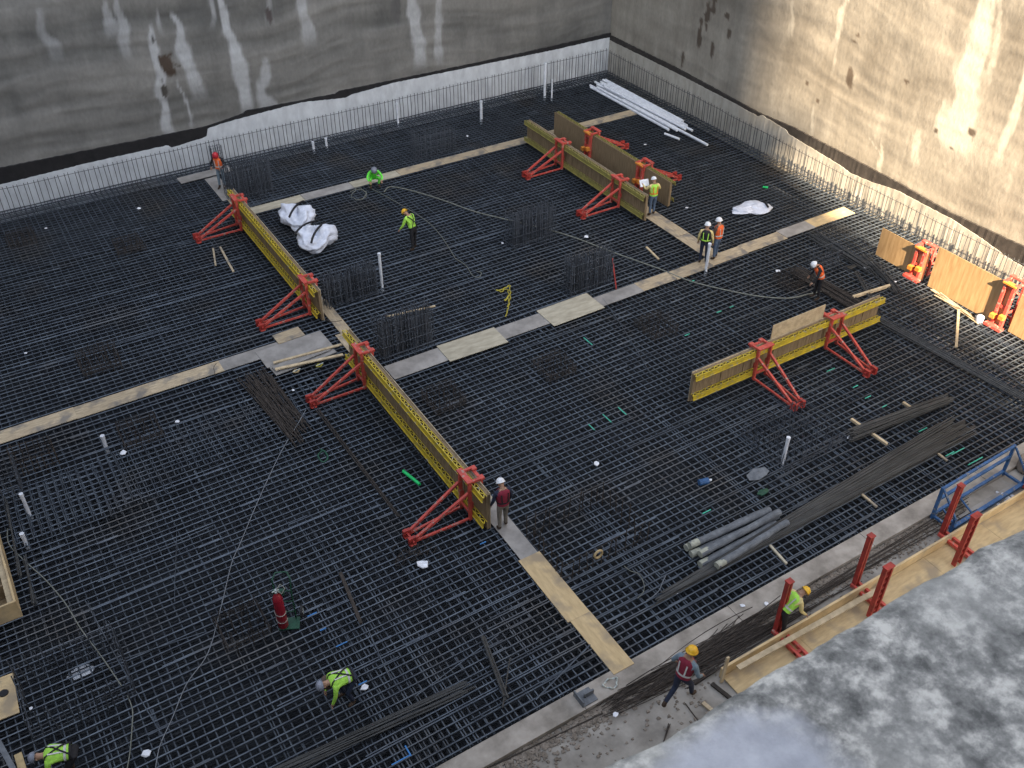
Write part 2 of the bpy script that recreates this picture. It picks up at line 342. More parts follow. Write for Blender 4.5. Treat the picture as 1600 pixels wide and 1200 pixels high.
# ------------------------------------------------------------------ rebar mat
X0, X1, Y0, Y1 = -9.0, 33.7, 10.92, 43.75
matt = empty('rebar_mat', (12, 27, 0)); tag(matt, 'huge dark grid of tied steel reinforcing bars filling the pit floor', 'rebar mat')
SP = .2286
def bar_line(mb, axis, c, a, b, z, r, rg, m, piece=18.0):
    p = a - rg.random() * piece; side = 1
    while p < b:
        q = p + piece; s = max(p - .3, a); e = min(q + .3, b)
        if e > s + .05:
            off = side * r * 1.05; n = max(2, int((e - s) / 3.0) + 1); pts = []; o2 = off * .8 + rg.gauss(0, .004)
            for i in range(n + 1):
                t = s + (e - s) * i / n; cc = c + o2 + rg.gauss(0, .004); zz = z + rg.gauss(0, .003)
                pts.append((t, cc, zz) if axis == 0 else (cc, t, zz))
            mb.tube(pts, r, m, n=6)
        p = q; side = -side
rg = random.Random(21)
holes = []
ys = np.arange(Y0 + .06, Y1, SP); xs = np.arange(X0 + .1, X1, SP)
rest = MB(); n = 0
OFF = Vector((12, 27, 0))
for i, y in enumerate(ys):
    yy = y + rg.gauss(0, .009); a = X0 if y > 20 else -6.5
    m_ = MB() if i < 100 else rest
    bar_line(m_, 0, yy, a, X1, .001, .0215, rg, 'bar')
    if rg.random() < (.75 if y < 14.5 else .25 if y < 20 else .07):
        xa = rg.uniform(-6, 16); bar_line(m_, 0, yy + .038 + rg.random() * .01, xa, xa + rg.uniform(6, 16), -.002, .0175, rg, 'bar')
    if i < 100: m_.build('long_bar', matt, loc=-OFF)
tag(rest.build('long_bar', matt, loc=-OFF), kind='stuff')
rest = MB()
for i, x in enumerate(xs):
    xx = x + rg.gauss(0, .010); pick = 2.0 <= xx <= 22.4
    m_ = MB() if pick else rest
    bar_line(m_, 1, xx, Y0, Y1, -.038, .0185, rg, 'bar')
    if rg.random() < .30: bar_line(m_, 1, xx + .045 + rg.random() * .05, Y0, Y0 + rg.uniform(3, 7), -.037, .016, rg, 'bar')
    if 4.2 < x < 5.4 or 12 < x < 12.8: bar_line(m_, 1, xx + .07, Y0, Y0 + rg.uniform(5, 9), -.037, .016, rg, 'bar')
    if pick: m_.build('cross_bar', matt, loc=-OFF)
tag(rest.build('cross_bar', matt, loc=-OFF), kind='stuff')
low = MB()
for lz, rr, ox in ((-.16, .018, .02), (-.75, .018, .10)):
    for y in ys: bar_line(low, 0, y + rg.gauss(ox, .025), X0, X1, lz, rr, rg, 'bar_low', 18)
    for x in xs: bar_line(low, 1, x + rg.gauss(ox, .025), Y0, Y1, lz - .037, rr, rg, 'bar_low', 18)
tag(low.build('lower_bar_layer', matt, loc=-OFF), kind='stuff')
for k in range(26):                                       # stray bars not yet tied in line
    x, y = rg.uniform(-2, 30), rg.uniform(12, 42); a = rg.gauss(0, .10) + (math.pi / 2 if rg.random() < .35 else 0); L = rg.uniform(1.5, 5)
    m_ = MB(); d = Vector((math.cos(a), math.sin(a), 0)); p = Vector((x, y, .034)); m_.tube([p - d * L / 2, p + Vector((rg.gauss(0, .03), rg.gauss(0, .03), 0)), p + d * L / 2], .014, 'bar', 6); m_.build('stray_bar', matt, loc=-OFF)
# extra short bars laid on top at the left
for k in range(46):
    x = -1.9 + k * SP; m_ = MB(); e = rg.uniform(-.15, .15)
    y_a, y_b = (22.7, 25.3) if x < 2.6 else (23.3, 25.6)
    m_.tube([(x, y_a + e, .036), (x + rg.gauss(0, .02), (y_a + y_b) / 2, .037), (x + rg.gauss(0, .02), y_b + e, .036)], .0175, 'bar', 6)
    if x < 1.5: m_.tube([(x + .045, y_a + e + .2, .036), (x + .04, y_b + e - .1, .036)], .0175, 'bar', 6)
    m_.build('top_bar', matt, loc=-OFF)
def paint(px, py, dx, m, ax=0):
    p = g(px, py, .02); q = p + (Vector((dx, 0, 0)) if ax == 0 else Vector((0, -dx, 0))); yb = ys[np.argmin(abs(ys - p.y))]
    mm = MB(); q = p.lerp(q, .75); mm.tube([(p.x, p.y, .006), (q.x, q.y, .006)], .0195, m, 6); o = mm.build('paint_mark', matt, loc=-OFF); tag(o, 'short bright paint mark sprayed on a bar')
for a in ((1292, 580, .5), (1310, 589, .0), (1352, 622, .35), (1333, 605, .3), (1378, 636, .3), (1436, 674, .5), (1487, 710, .8), (1478, 712, .5), (1513, 726, .9), (1070, 524, .3), (1098, 802, .4), (1120, 488, .3), (1140, 480, .25), (1078, 440, .3)):
    if a[2]: paint(*a, 'gpaint')
for a in ((912, 527, .7), (942, 647, .6), (920, 663, .4), (966, 636, .6)): paint(*a, 'gpaint', 1)
for a in ((480, 963, .35), (500, 985, .22), (525, 1010, .4), (560, 1070, .3), (612, 1195, .6), (750, 850, .25)): paint(*a, 'bpaint')
paint(633, 1165, .4, 'bpaint', 1)

# starter bars along the two walls
def starters(label, n0, ux, a, b, fixed, zt):
    t = empty('wall_starter_bars', (a, fixed, 0) if ux == 0 else (fixed, a, 0)); tag(t, label, 'starter bars')
    P = (lambda u, o, z: (u - a, -o, z)) if ux == 0 else (lambda u, o, z: (-o, u - a, z))
    rg = random.Random(n0); k = 0; u = a; rest = MB()
    while u < b:
        m_ = MB(); h = zt(u) + rg.gauss(0, .015); uu = u + rg.gauss(0, .012); o0 = rg.gauss(0, .01)
        m_.tube([P(uu, o0, -.1), P(uu + rg.gauss(0, .008), o0 + rg.gauss(0, .006), h * .5), P(uu + rg.gauss(0, .012), o0, h)], .0155, 'starter', 5)
        if k < 100: m_.build('upright_bar', t)
        else: rest.v += [];  rest.add(m_.v, m_.f, 'starter')
        k += 1; u += .25 if k % 2 else .17
    if rest.f: tag(rest.build('upright_bar', t), kind='stuff')
    for zz, o in ((.93, .02), (.10, .03)):
        m_ = MB(); pts = [P(a + (b - a) * i / 40, o + rg.gauss(0, .01), zz * zt(a + (b - a) * i / 40) + rg.gauss(0, .012)) for i in range(41)]
        m_.tube(pts, .011, 'starter', 5); m_.build('tie_bar', t)
    return t
starters('long row of upright starter bars in front of the shaded back wall', 5, 0, -8, 33.45, 43.5, lambda u: float(np.interp(u, [-8, 2, 18, 33], [1.15, 1.15, 1.22, 1.38])))
starters('long row of upright starter bars in front of the partly sunlit right wall', 6, 1, 10.0, 43.2, 33.38, lambda u: float(np.interp(u, [10, 25, 43], [1.2, 1.12, 1.35])))

# ------------------------------------------------------------------ plywood walk boards
def board(x0, x1, y0, y1, m, label, z=.022, rz=0, t=.018, grp=None, name='walk_board', bend=0):
    cx, cy = (x0 + x1) / 2, (y0 + y1) / 2; hx, hy = (x1 - x0) / 2, (y1 - y0) / 2
    mb = MB()
    if hx >= hy: mb.box((-hx, -hy, 0), (hx, hy, t), m); r0 = 0
    else: mb.box((-hy, -hx, 0), (hy, hx, t), m); r0 = math.pi / 2
    o = mb.build(name, loc=(cx, cy, z + .006)); o.rotation_euler = (R(random.uniform(-.5, .5)), R(random.uniform(-.22, .22)), r0 + rz)
    return tag(o, label, 'plywood board', grp)
G1 = 'plywood strips laid as walkways on the rebar'
ordn = ['first', 'second', 'third', 'fourth', 'fifth', 'sixth', 'seventh', 'eighth', 'ninth', 'tenth']
# main walkway, near to far
main = [(9.68, 10.30, 10.72, 12.62, 'ply_new', 'bright new plywood strip ending on the concrete kerb'),  # new boards whose warm bright colour also stands in for reflected sunlight
        (9.62, 10.30, 12.60, 15.02, 'ply_new', 'bright new plywood strip with a grey stain, second from the concrete kerb'),
        (9.72, 10.27, 15.0, 17.45, 'ply_grey', 'grey coated plywood strip by the near end of the front yellow form'),
        (9.74, 10.29, 17.43, 19.85, 'ply_old', 'pale plywood strip where the worker in grey trousers stands'),
        (9.74, 10.27, 19.83, 22.2, 'ply', 'brown plywood strip beside the middle of the front yellow form'),
        (9.75, 10.28, 22.18, 24.6, 'ply_grey', 'grey plywood strip beside the far half of the front yellow form'),
        (9.70, 10.30, 25.0, 27.5, 'ply', 'plywood strip where the two main walkways cross'),
        (9.92, 10.34, 27.5, 29.9, 'ply', 'plywood strip at the near end of the rear yellow form'),
        (9.92, 10.30, 29.9, 32.3, 'ply_grey', 'grey plywood strip beside the near half of the rear yellow form'),
        (9.92, 10.30, 32.3, 34.7, 'ply', 'plywood strip beside the middle of the rear yellow form'),
        (9.92, 10.32, 34.7, 37.1, 'ply_grey', 'grey plywood strip beside the far half of the rear yellow form'),
        (9.82, 10.38, 37.1, 39.6, 'ply', 'plywood strip at the far end of the rear yellow form'),
        (9.62, 10.26, 39.6, 42.1, 'ply_grey', 'grey plywood strip under the worker in the red hard hat')]
for k, (a, b, c, d, m, l) in enumerate(main): board(a, b, c, d, m, l, z=.022 + (k % 2) * .004, rz=R(random.uniform(-.6, .6)), grp=G1)
board(8.55, 11.0, 42.2, 42.85, 'ply_grey', 'grey plywood strip laid crosswise near the back wall starter bars', z=.046, rz=R(2), grp=G1)
x = 9.6
for k in range(7):                                                     # left walkway
    m = ['ply_grey', 'ply', 'ply', 'ply', 'ply', 'ply_old', 'ply'][k]; x0 = x - 2.44
    if k == 0: x0 = 5.6; x1 = 8.1
    else: x1 = x
    board(x0, x1, 27.54, 28.20, m, ['grey coated plywood strip beside the board stack on the left walkway'][0] if k == 0 else 'weathered plywood strip of the left walkway, %s from the board stack' % ordn[k - 1], z=.022 + (k % 2) * .004, rz=R(random.uniform(-.4, .4)), grp=G1)
    x = x0 + .02
mid = [(10.36, 12.5, 24.06, 24.9, 'ply_grey', 'dark grey coated plywood strip right of the front yellow form'),
       (14.75, 17.0, 24.1, 24.85, 'ply_grey', 'grey brown plywood strip between the two wide plywood sheets'),
       (18.8, 21.0, 24.0, 24.65, 'ply_grey', 'grey plywood strip right of the larger wide plywood sheet'),
       (20.98, 22.6, 24.02, 24.66, 'ply', 'tan plywood strip, second right of the larger wide plywood sheet'), (22.62, 24.5, 24.0, 24.64, 'ply', 'tan plywood strip in front of the two talking workers'),
       (24.52, 26.4, 24.06, 24.70, 'ply', 'tan plywood strip under the two talking workers'), (26.42, 28.6, 24.1, 24.75, 'ply', 'tan plywood strip right of the two talking workers'),
       (28.62, 30.3, 24.16, 24.82, 'ply_grey', 'grey plywood strip, second from the sunlit end of the middle walkway'), (30.32, 32.7, 24.2, 24.84, 'ply_new', 'sunlit plywood strip at the right end of the middle walkway')]
for k, (a, b, c, d, m, l) in enumerate(mid): board(a, b, c, d, m, l, z=.022 + (k % 2) * .004, rz=R(random.uniform(-.5, .5)), grp=G1)
board(12.45, 14.78, 23.9, 24.95, 'ply_old', 'pale wide plywood sheet, smaller of the two on the middle walkway', z=.046, rz=R(-1.5), grp='wide plywood sheets')
board(16.7, 19.0, 23.85, 25.02, 'ply_old', 'pale wide plywood sheet, larger of the two on the middle walkway', z=.046, rz=R(.8), grp='wide plywood sheets')
x = 10.42
for k in range(9):
    x1 = x + 2.36
    board(x, x1 - .02, 37.74, 38.36, ['ply_old', 'ply_grey', 'ply_old', 'ply', 'ply', 'ply', 'ply', 'ply', 'ply'][k], 'plywood strip of the rear walkway, %s from the rear yellow form' % ordn[k], z=.022 + (k % 2) * .004, rz=R(random.uniform(-.5, .5)), grp=G1); x = x1
for k, (a, b) in enumerate(((24.7, 26.6), (26.62, 28.9), (28.92, 31.2))):
    board(24.66, 25.36, a, b, 'ply', 'plywood strip of the short right walkway, %s from the two talking workers' % ordn[k], z=.030 + (k % 2) * .004, grp=G1)
# stack near the crossing
board(6.9, 9.35, 26.9, 28.0, 'ply_grey', 'grey blue stained plywood sheet at the walkway crossing', z=.048, rz=R(1), grp=None)
board(7.75, 8.75, 28.0, 28.62, 'ply', 'brown plywood offcut on the far side of the walkway crossing', z=.07, rz=R(2))
board(7.0, 9.3, 26.4, 26.95, 'ply_grey', 'grey plywood sheet at the bottom of the board stack by the crossing', z=.05, rz=R(4))
board(7.05, 9.15, 26.55, 26.9, 'ply_grey', 'narrow grey plywood offcut on top of the board stack', z=.11, rz=R(5))
def stick(a, b, wd, ht, m, label, name='timber_batten', z=.04, cat='timber', grp=None, z2=None):
    p = g(*a, z); q = g(*b, z if z2 is None else z2); c = (p + q) / 2; mb = MB(); mb.beam(p - c, q - c, wd, ht, m); o = mb.build(name, loc=c)
    return tag(o, label, cat, grp)
stick((427, 567), (534, 538), .10, .04, 'lumber', 'cream lumber length on top of the board stack by the crossing', z=.16)
stick((430, 577), (536, 554), .12, .04, 'lumber', 'cream lumber length on the near side of the board stack', z=.15)
for px, py, l in ((499, 571, 'yellow brass coloured clamp lying right of the board stack'), (463, 580, 'pale metal clamp lying below the board stack')):
    p = g(px, py, .05); mb = MB()
    for k in range(4):
        a = k * math.pi / 2; mb.beam(p + Vector((math.cos(a) * .12, math.sin(a) * .09, 0)), p + Vector((math.cos(a + math.pi / 2) * .12, math.sin(a + math.pi / 2) * .09, .01)), .035, .035, 'rope' if px > 480 else 'tan')
    mb.tube([p + Vector((-.12, 0, .02)), p + Vector((.16, .02, .04))], .015, 'chrome', 6)
    tag(mb.build('form_clamp'), l, 'clamp')
GS = 'loose timber battens on the rebar'
stick((333, 388), (337, 415), .07, .04, 'ply', 'short weathered timber batten left of its longer neighbour by the rear brace', grp=GS)
stick((344, 386), (365, 425), .08, .04, 'ply', 'long weathered timber batten below the rear red brace', grp=GS)
stick((532, 895), (564, 974), .09, .05, 'rust', 'brown timber batten between the gas cylinder and the front brace', grp=GS)
stick((1010, 386), (1029, 405), .08, .05, 'lumber', 'short cream batten right of the tall column cage', grp=GS)
stick((1330, 655), (1386, 694), .09, .08, 'lumber', 'cream bearer under the left end of the smaller rebar bundle', grp=GS, z=.06)
stick((1411, 629), (1432, 643), .09, .08, 'lumber', 'cream bearer beyond the right half of the smaller rebar bundle', grp=GS, z=.06)
stick((1462, 706), (1480, 720), .07, .05, 'ply', 'grey bearer below the right end of the large rebar bundle', grp=GS)
stick((1345, 771), (1370, 792), .07, .05, 'ply', 'grey bearer below the middle of the large rebar bundle', grp=GS)
stick((1203, 852), (1229, 881), .07, .05, 'ply_old', 'thin pale bearer below the insulation tubes', grp=GS)
stick((1333, 464), (1391, 446), .10, .10, 'lumber', 'pale timber post lying beyond the end of the right yellow form', grp=GS, z=.08)
stick((1494, 543), (1498, 484), .09, .05, 'lumber', 'upright looking timber batten lying in the sun by the orange forms', grp=GS, z=.1)
stick((957, 404), (963, 452), .05, .04, 'darkred', 'dull red batten leaning by the column cage on the middle walkway', grp=GS)
stick((1120, 985), (1100, 960), .05, .04, 'rust', 'thin brown batten', z=-.08) if False else None
def lath_bundle():
    t = empty('lath_bundle', g(1495, 480, 0)); tag(t, 'tied bundle of brown laths lying in the sun below the orange forms', 'laths'); c = g(1495, 480, 0); rg = random.Random(2)
    for k in range(9):
        p = g(1462 + rg.uniform(-8, 8), 456 + rg.uniform(-4, 6), .05 + .03 * (k % 3)); q = g(1525 + rg.uniform(-8, 8), 500 + rg.uniform(-4, 6), .05 + .03 * (k % 3)); m_ = MB(); m_.beam(p - c, q - c, .05, .025, 'lumber' if k % 2 else 'ply'); m_.build('lath', t)
lath_bundle()
p = g(1529, 503, .03); mb = MB(); mb.lathe([(.10, 0), (.14, .05), (.14, .25), (.06, .30)], p, 'white', 10); tag(mb.build('plastic_jug', smooth=True), 'white plastic jug standing in the sun at the end of the laths', 'jug')

# ------------------------------------------------------------------ formwork panels
def truss(mb, x0, x1, z0, z1, y, m, thick=.012):       # perforated waler web in the plane y, real triangular openings
    c = .05; mb.box((x0, y, z0), (x1, y + thick, z0 + c), m); mb.box((x0, y, z1 - c), (x1, y + thick, z1), m)
    n = max(2, int((x1 - x0) / .30)); s = (x1 - x0) / n
    for i in range(n):
        a = x0 + i * s; b = a + s / 2; e = a + s
        for (p, q, up) in ((a, b, 1), (b, e, 0)):
            z_a, z_b = (z0 + c * .8, z1 - c * .8) if up else (z1 - c * .8, z0 + c * .8)
            hw = .034
            mb.add([(p - hw, y + .003, z_a), (p + hw, y + .003, z_a), (q + hw, y + .003, z_b), (q - hw, y + .003, z_b)], [(0, 1, 2, 3)], m)
def panel(name, loc, rz, L, braces, label, yc='yellow', h=1.4, clamp_front=False, facem='timber', sheet='ply', back=True, board_top=None, nuts=False, brace_on=True, grp='standing wall form panels'):
    t = empty(name, loc, rz); tag(t, label, 'wall form', grp)
    rg = random.Random(int(L * 100 + loc[0] * 10))
    m_ = MB(); m_.box((0, -.021, .02), (L, 0, h), sheet if not nuts else facem); m_.build('sheathing', t)
    if back:
        m_ = MB(); x = 0
        while x < L - .02:                                   # vertical boards behind the sheathing
            x2 = min(x + rg.uniform(.13, .24), L); d = rg.uniform(.10, .125); m_.box((x + .004, -d, .04 + rg.uniform(0, .03)), (x2 - .004, -.024, h - .03 - rg.uniform(0, .02)), facem); x = x2
        m_.build('stud_boards', t)
        for k, (za, zb) in enumerate(((.10, .40), (h - .30, h - .02))):
            m_ = MB(); yb = -.27; y2 = -.128
            m_.box((-.04, yb, zb - .17), (L + .04, yb + .012, zb - .0), yc); m_.box((-.04, yb - .035, zb - .182), (L + .04, yb - .001, zb - .168), yc)
            m_.box((-.04, yb + .013, zb - .012), (L + .04, yb + .030, zb), yc); m_.box((-.04, y2 - .020, zb - .012), (L + .04, y2, zb), yc)
            n = int(L / .25); q_ = (L + .08) / n; hw = .026
            for i in range(n):                                  # zigzag web of the open top flange
                a = -.04 + i * q_
                for (p, e_, f) in ((a, a + q_ / 2, 1), (a + q_ / 2, a + q_, 0)):
                    ya, yb2 = (yb + .028, y2 - .018) if f else (y2 - .018, yb + .028)
                    m_.add([(p - hw, ya, zb - .006), (p + hw, ya, zb - .006), (e_ + hw, yb2, zb - .006), (e_ - hw, yb2, zb - .006)], [(0, 1, 2, 3)], yc)
                    hw = .026
            m_.build('waler', t)
    for bx in braces:
        w2 = .27; m_ = MB(); zt = h + .16; yf = -.34
        if brace_on:
            for sx in (-1, 1):
                m_.box((bx + sx * w2 - .035, yf - .05, .08), (bx + sx * w2 + .035, yf + .05, zt - .05), 'red')
                m_.box((bx + sx * w2 - .05, yf + .05, .55), (bx + sx * w2 + .05, yf + .09, .75), 'darkred')
            m_.box((bx - w2 - .06, yf - .09, zt - .05), (bx + w2 + .06, yf + .09, zt + .0), 'red')
            m_.box((bx - w2 + .04, yf - .03, .30), (bx + w2 - .04, yf + .03, .37), 'red')
            m_.box((bx - w2 - .02, yf + .09, zt - .12), (bx - w2 + .06, .02, zt - .05), 'red'); m_.box((bx + w2 - .06, yf + .09, zt - .12), (bx + w2 + .02, .02, zt - .05), 'red')
        # hook pieces over the sheathing
        m_.box((bx - .26, .005, h - .16), (bx + .26, .10, h + .03), 'red'); m_.box((bx - .30, .0, h + .03), (bx - .14, .14, h + .10), 'red'); m_.box((bx + .14, .0, h + .03), (bx + .30, .14, h + .10), 'red')
        br = m_.build('brace', t)
        if brace_on:
            for sx in (-1, 1):
                s_ = MB(); s_.beam((bx + sx * w2, yf - .05, h * .80), (bx + sx * .17, -2.12, .13), .075, .075, 'red'); s_.build('strut', br)
                s_ = MB(); s_.beam((bx + sx * w2, yf - .05, .14), (bx + sx * .17, -2.10, .075), .06, .06, 'red'); s_.build('base_rail', br)
                s_ = MB(); s_.box((bx + sx * .17 - .05, -2.26, .0), (bx + sx * .17 + .05, -2.04, .26), 'darkred'); s_.box((bx + sx * .17 - .09, -2.24, .0), (bx + sx * .17 + .09, -2.06, .03), 'red'); s_.build('foot', br)
            s_ = MB(); s_.beam((bx - .30, -2.15, .16), (bx + .30, -2.15, .16), .05, .05, 'darkred'); s_.build('foot_bar', br)
        if nuts:
            s_ = MB()
            for sx in (-1, 1):
                s_.box((bx + sx * .17 - .05, .005, .05), (bx + sx * .17 + .05, .14, h + .02), 'red')
            s_.box((bx - .26, .0, h + .03), (bx + .26, .20, h + .09), 'orange'); s_.box((bx - .34, .10, .0), (bx + .34, .34, .10), 'red')
            s_.box((bx - .13, .05, h * .45), (bx + .13, .10, h * .52), 'red'); s_.box((bx - .13, .05, h * .2), (bx + .13, .10, h * .26), 'red')
            s_.build('clamp', br)
            for sx, zz in ((-1, .45), (1, .35)):
                s_ = MB(); s_.box((bx + sx * .17 - .09, .12, zz), (bx + sx * .17 + .09, .30, zz + .16), 'orange'); s_.build('clamp_nut', br)
    if board_top:
        a, b, z0, z1 = board_top; m_ = MB()
        zz = z0
        while zz < z1 - .01: m_.box((a, .005, zz), (b, .03, min(zz + .17, z1) - .006), 'lumber'); zz += .17
        m_.build('top_board', t)
    return t
HP = math.pi / 2
# local +x runs along the panel, sheathing faces local +y, braces stand on local -y
panel('wall_form_panel', (9.62, 25.75, 0), -HP, 9.28, (1.4, 8.45), 'long yellow braced wall form nearest the viewer, left of the main walkway', h=1.42)
panel('wall_form_panel', (9.76, 37.9, 0), -HP, 9.3, (1.1, 8.5), 'long yellow braced wall form farther back on the main walkway', h=1.35)
panel('wall_form_panel', (24.50, 37.7, 0), -HP, 9.3, (3.1, 7.5), 'olive weathered wall form with two red braces near the rear walkway', h=1.25, yc='olive')
panel('wall_form_panel', (26.10, 28.9, 0), HP, 9.0, (2.0, 6.0), 'brown boarded wall form with its braces on the far side, beside the worker reading a drawing', h=1.2, nuts=True, yc='olive')
panel('wall_form_panel', (18.10, 18.0, 0), 0, 8.75, (2.85, 6.25), 'yellow wall form on the right with a raised board on top', h=1.22, board_top=(3.45, 5.9, 1.1, 1.78))
GO = 'orange wall form panels in the sun'
panel('wall_form_panel', (30.75, 18.95, 0), HP, 2.35, (.35,), 'sunlit orange plywood form panel, lowest and farthest of the three', h=1.25, nuts=True, facem='formply', back=False, grp=GO)
panel('wall_form_panel', (30.62, 15.35, 0), HP, 3.25, (.1,), 'sunlit orange plywood form panel, tall middle one between the red clamps', h=1.75, nuts=True, facem='formply', back=False, grp=GO)
panel('wall_form_panel', (30.62, 10.8, 0), HP, 4.2, (.3,), 'sunlit orange plywood form panel cut by the right edge of the picture', h=1.6, nuts=True, facem='formply', back=False, grp=GO)

# ------------------------------------------------------------------ column cages growing out of the mat
def cage(px, py, w_, d_, h, label, sp=.17, m='cagebar', messy=0.0, hoops=4, full=False, grp='column starter cages', r=.0145, rz=0):
    c = g(px, py, 0); t = empty('column_cage', (c.x, c.y + d_ / 2, 0), rz); tag(t, label, 'rebar cage', grp)
    rg = random.Random(px * 7 + py); mb = MB(); mb.tube([(0, 0, -.3), (0, 0, h)], r, m, 6); me = None
    nx = max(2, int(w_ / sp)); ny = max(2, int(d_ / (sp * 1.3))); k = 0
    for i in range(nx + 1):
        for j in range(ny + 1):
            if not full and 0 < i < nx and 0 < j < ny: continue
            x = -w_ / 2 + w_ * i / nx; y = -d_ / 2 + d_ * j / ny
            if k >= 100: continue
            if me is None: o = mb.build('upright_bar', t); me = o.data
            else: o = inst('upright_bar', me, t)
            o.location = (x + rg.gauss(0, .02 + messy * .05), y + rg.gauss(0, .02 + messy * .05), 0)
            o.rotation_euler = (rg.gauss(0, .012 + messy * .12), rg.gauss(0, .012 + messy * .12), 0); o.scale = (1, 1, 1 + rg.gauss(0, .05 + messy * .15)); k += 1
    mh = MB(); mh.tube([(-w_ / 2, -d_ / 2, 0), (w_ / 2, -d_ / 2, 0), (w_ / 2, d_ / 2, 0), (-w_ / 2, d_ / 2, 0), (-w_ / 2, -d_ / 2, 0)], .009, m, 5); hm = None
    for i in range(hoops):
        z = h * (.12 + .78 * i / max(1, hoops - 1))
        if hm is None: o = mh.build('tie_hoop', t); hm = o.data
        else: o = inst('tie_hoop', hm, t)
        o.location = (rg.gauss(0, .01), rg.gauss(0, .01), z); o.rotation_euler = (rg.gauss(0, .01 + messy * .05), rg.gauss(0, .01 + messy * .05), 0)
    return t
cage(835, 380, 2.0, .55, 1.45, 'tall dense column cage left of the olive wall form', sp=.105, hoops=4, full=True, r=.016)
cage(925, 452, 1.9, .55, 1.45, 'tall dense column cage standing behind the middle walkway', sp=.105, hoops=4, full=True, r=.016)
cage(642, 552, 2.1, .6, 1.6, 'tall dense column cage with a batten tied across its top, behind the dark walk board', sp=.105, hoops=4, full=True, r=.016)
o = stick((603, 495), (680, 478), .06, .04, 'lumber', 'thin cream batten tied across the top of a column cage', z=1.35, z2=1.35)
cage(556, 472, 2.1, .6, 1.3, 'tall dark column cage left of the tall white pipe', sp=.105, hoops=4, full=True, r=.016)
cage(682, 244, 2.0, .7, 1.25, 'column cage in front of the back wall, right of the crouching worker', sp=.11, hoops=4)
cage(395, 308, 2.0, .7, 1.5, 'column cage beside the worker in the red hard hat', sp=.11, hoops=4, full=True)
cage(1295, 418, 1.4, .6, .7, 'low tangled cage among the bar bundles near the bent worker', sp=.16, hoops=4, messy=.3) 
low_c = [(228, 695, 1.15, 'low rust brown cage below the left walkway'), (162, 580, 1.25, 'low rust brown cage above the left walkway'), (706, 640, 1.1, 'low cage right of the front yellow form'),
         (880, 590, 1.1, 'low rust brown cage below the larger wide plywood sheet'), (1040, 525, 1.1, 'low rust brown cage left of the right yellow form'), (392, 1005, 1.1, 'low rust brown cage left of the gas cylinder'),
         (207, 395, 1.0, 'low cage far left of the rear red brace'), (38, 385, 1.0, 'low cage near the left edge in front of the back wall'), (1245, 450, .9, 'low cage just left of the bent worker in orange')]
for px, py, w_, l in low_c: cage(px, py, w_, w_, .34, l, sp=.15, m='cagerust', messy=.35, hoops=4, full=True, r=.012)
cage(945, 875, 2.7, 1.9, .75, 'big loose open cage right of the near plywood walkway', sp=.24, m='rust', messy=.45, hoops=2)
cage(1275, 712, 2.7, 1.9, .45, 'big low dark cage left of the smaller rebar bundle', sp=.2, messy=.3, hoops=3, full=True, r=.012)
cage(135, 1120, 2.3, 1.7, .85, 'big open cage by the worker at the bottom left corner', sp=.17, messy=.22, hoops=3)
cage(15, 790, .9, 1.2, .9, 'cage cut by the left edge of the picture', sp=.16, messy=.2, hoops=4)
cage(60, 735, 1.2, .8, .6, 'low cage below the left end of the left walkway', sp=.16, m='rust', messy=.2, hoops=3)
cage(1180, 175, .9, .4, 1.2, 'narrow cage tied against the right wall starter bars', sp=.13, hoops=5)
cage(22, 322, .5, .3, 1.0, 'narrow cage tied against the left end of the back wall starter bars', sp=.14, hoops=4)
cage(344, 262, .5, .3, 1.1, 'narrow cage behind the worker in the red hard hat', sp=.14, hoops=4)
# crate left-hand bent bars at frame edge
# ------------------------------------------------------------------ bundles of loose bars
def bundle(a0, a1, b0, b1, n, label, m='bundle', r=.018, layers=3, z0=.05, spread=.4, name='rebar_bundle', bend=0.0, zz=(0, 0)):
    P0, P1 = g(*a0, 0), g(*a1, 0); Q0, Q1 = g(*b0, 0), g(*b1, 0); c = (P0 + Q0) / 2; t = empty(name, c); tag(t, label, 'rebar bundle')
    rg = random.Random(int(a0[0] + b0[1]))
    for k in range(n):
        f = rg.random(); f2 = min(1, max(0, f + rg.gauss(0, spread * .3)))
        p = P0.lerp(P1, f); q = Q0.lerp(Q1, f2); lay = rg.randrange(layers); L = (q - p); s = rg.uniform(-.04, .04); p = p + L * s * spread * 2; q = q + L * rg.uniform(-.05, .05) * spread * 2
        z = z0 + lay * r * 1.9; mid_ = (p + q) / 2 + Vector((rg.gauss(0, bend), rg.gauss(0, bend), 0))
        m_ = MB(); pts = []
        for i in range(7):
            u = i / 6; v = p * (1 - u) ** 2 + mid_ * 2 * u * (1 - u) + q * u * u if bend else p.lerp(q, u)
            pts.append(Vector((v.x, v.y, z + zz[0] * (1 - u) + zz[1] * u + rg.gauss(0, .003))) - c)
        m_.tube(pts, r, m, 6); m_.build('bar', t)
    return t
bundle((1052, 932), (1066, 912), (1498, 692), (1462, 670), 90, 'very large bundle of long dark bars below the insulation tubes', layers=5, spread=.9, z0=.06)
bundle((1332, 693), (1326, 678), (1484, 634), (1472, 625), 50, 'smaller bundle of dark bars on cream bearers', layers=5, spread=.5, z0=.09)
bundle((1360, 505), (1372, 494), (1607, 640), (1615, 628), 14, 'thin line of long brown bars marking the edge of the sunlight', m='bundle', layers=3, spread=.25)
bundle((376, 602), (420, 583), (455, 690), (482, 668), 44, 'fan of short rusty bars below the board stack', m='rust', layers=3, spread=1.3, r=.016)
bundle((418, 1208), (440, 1218), (715, 1072), (735, 1084), 16, 'bundle of dark bars crossing the mat near the bottom edge', layers=3, spread=.5)
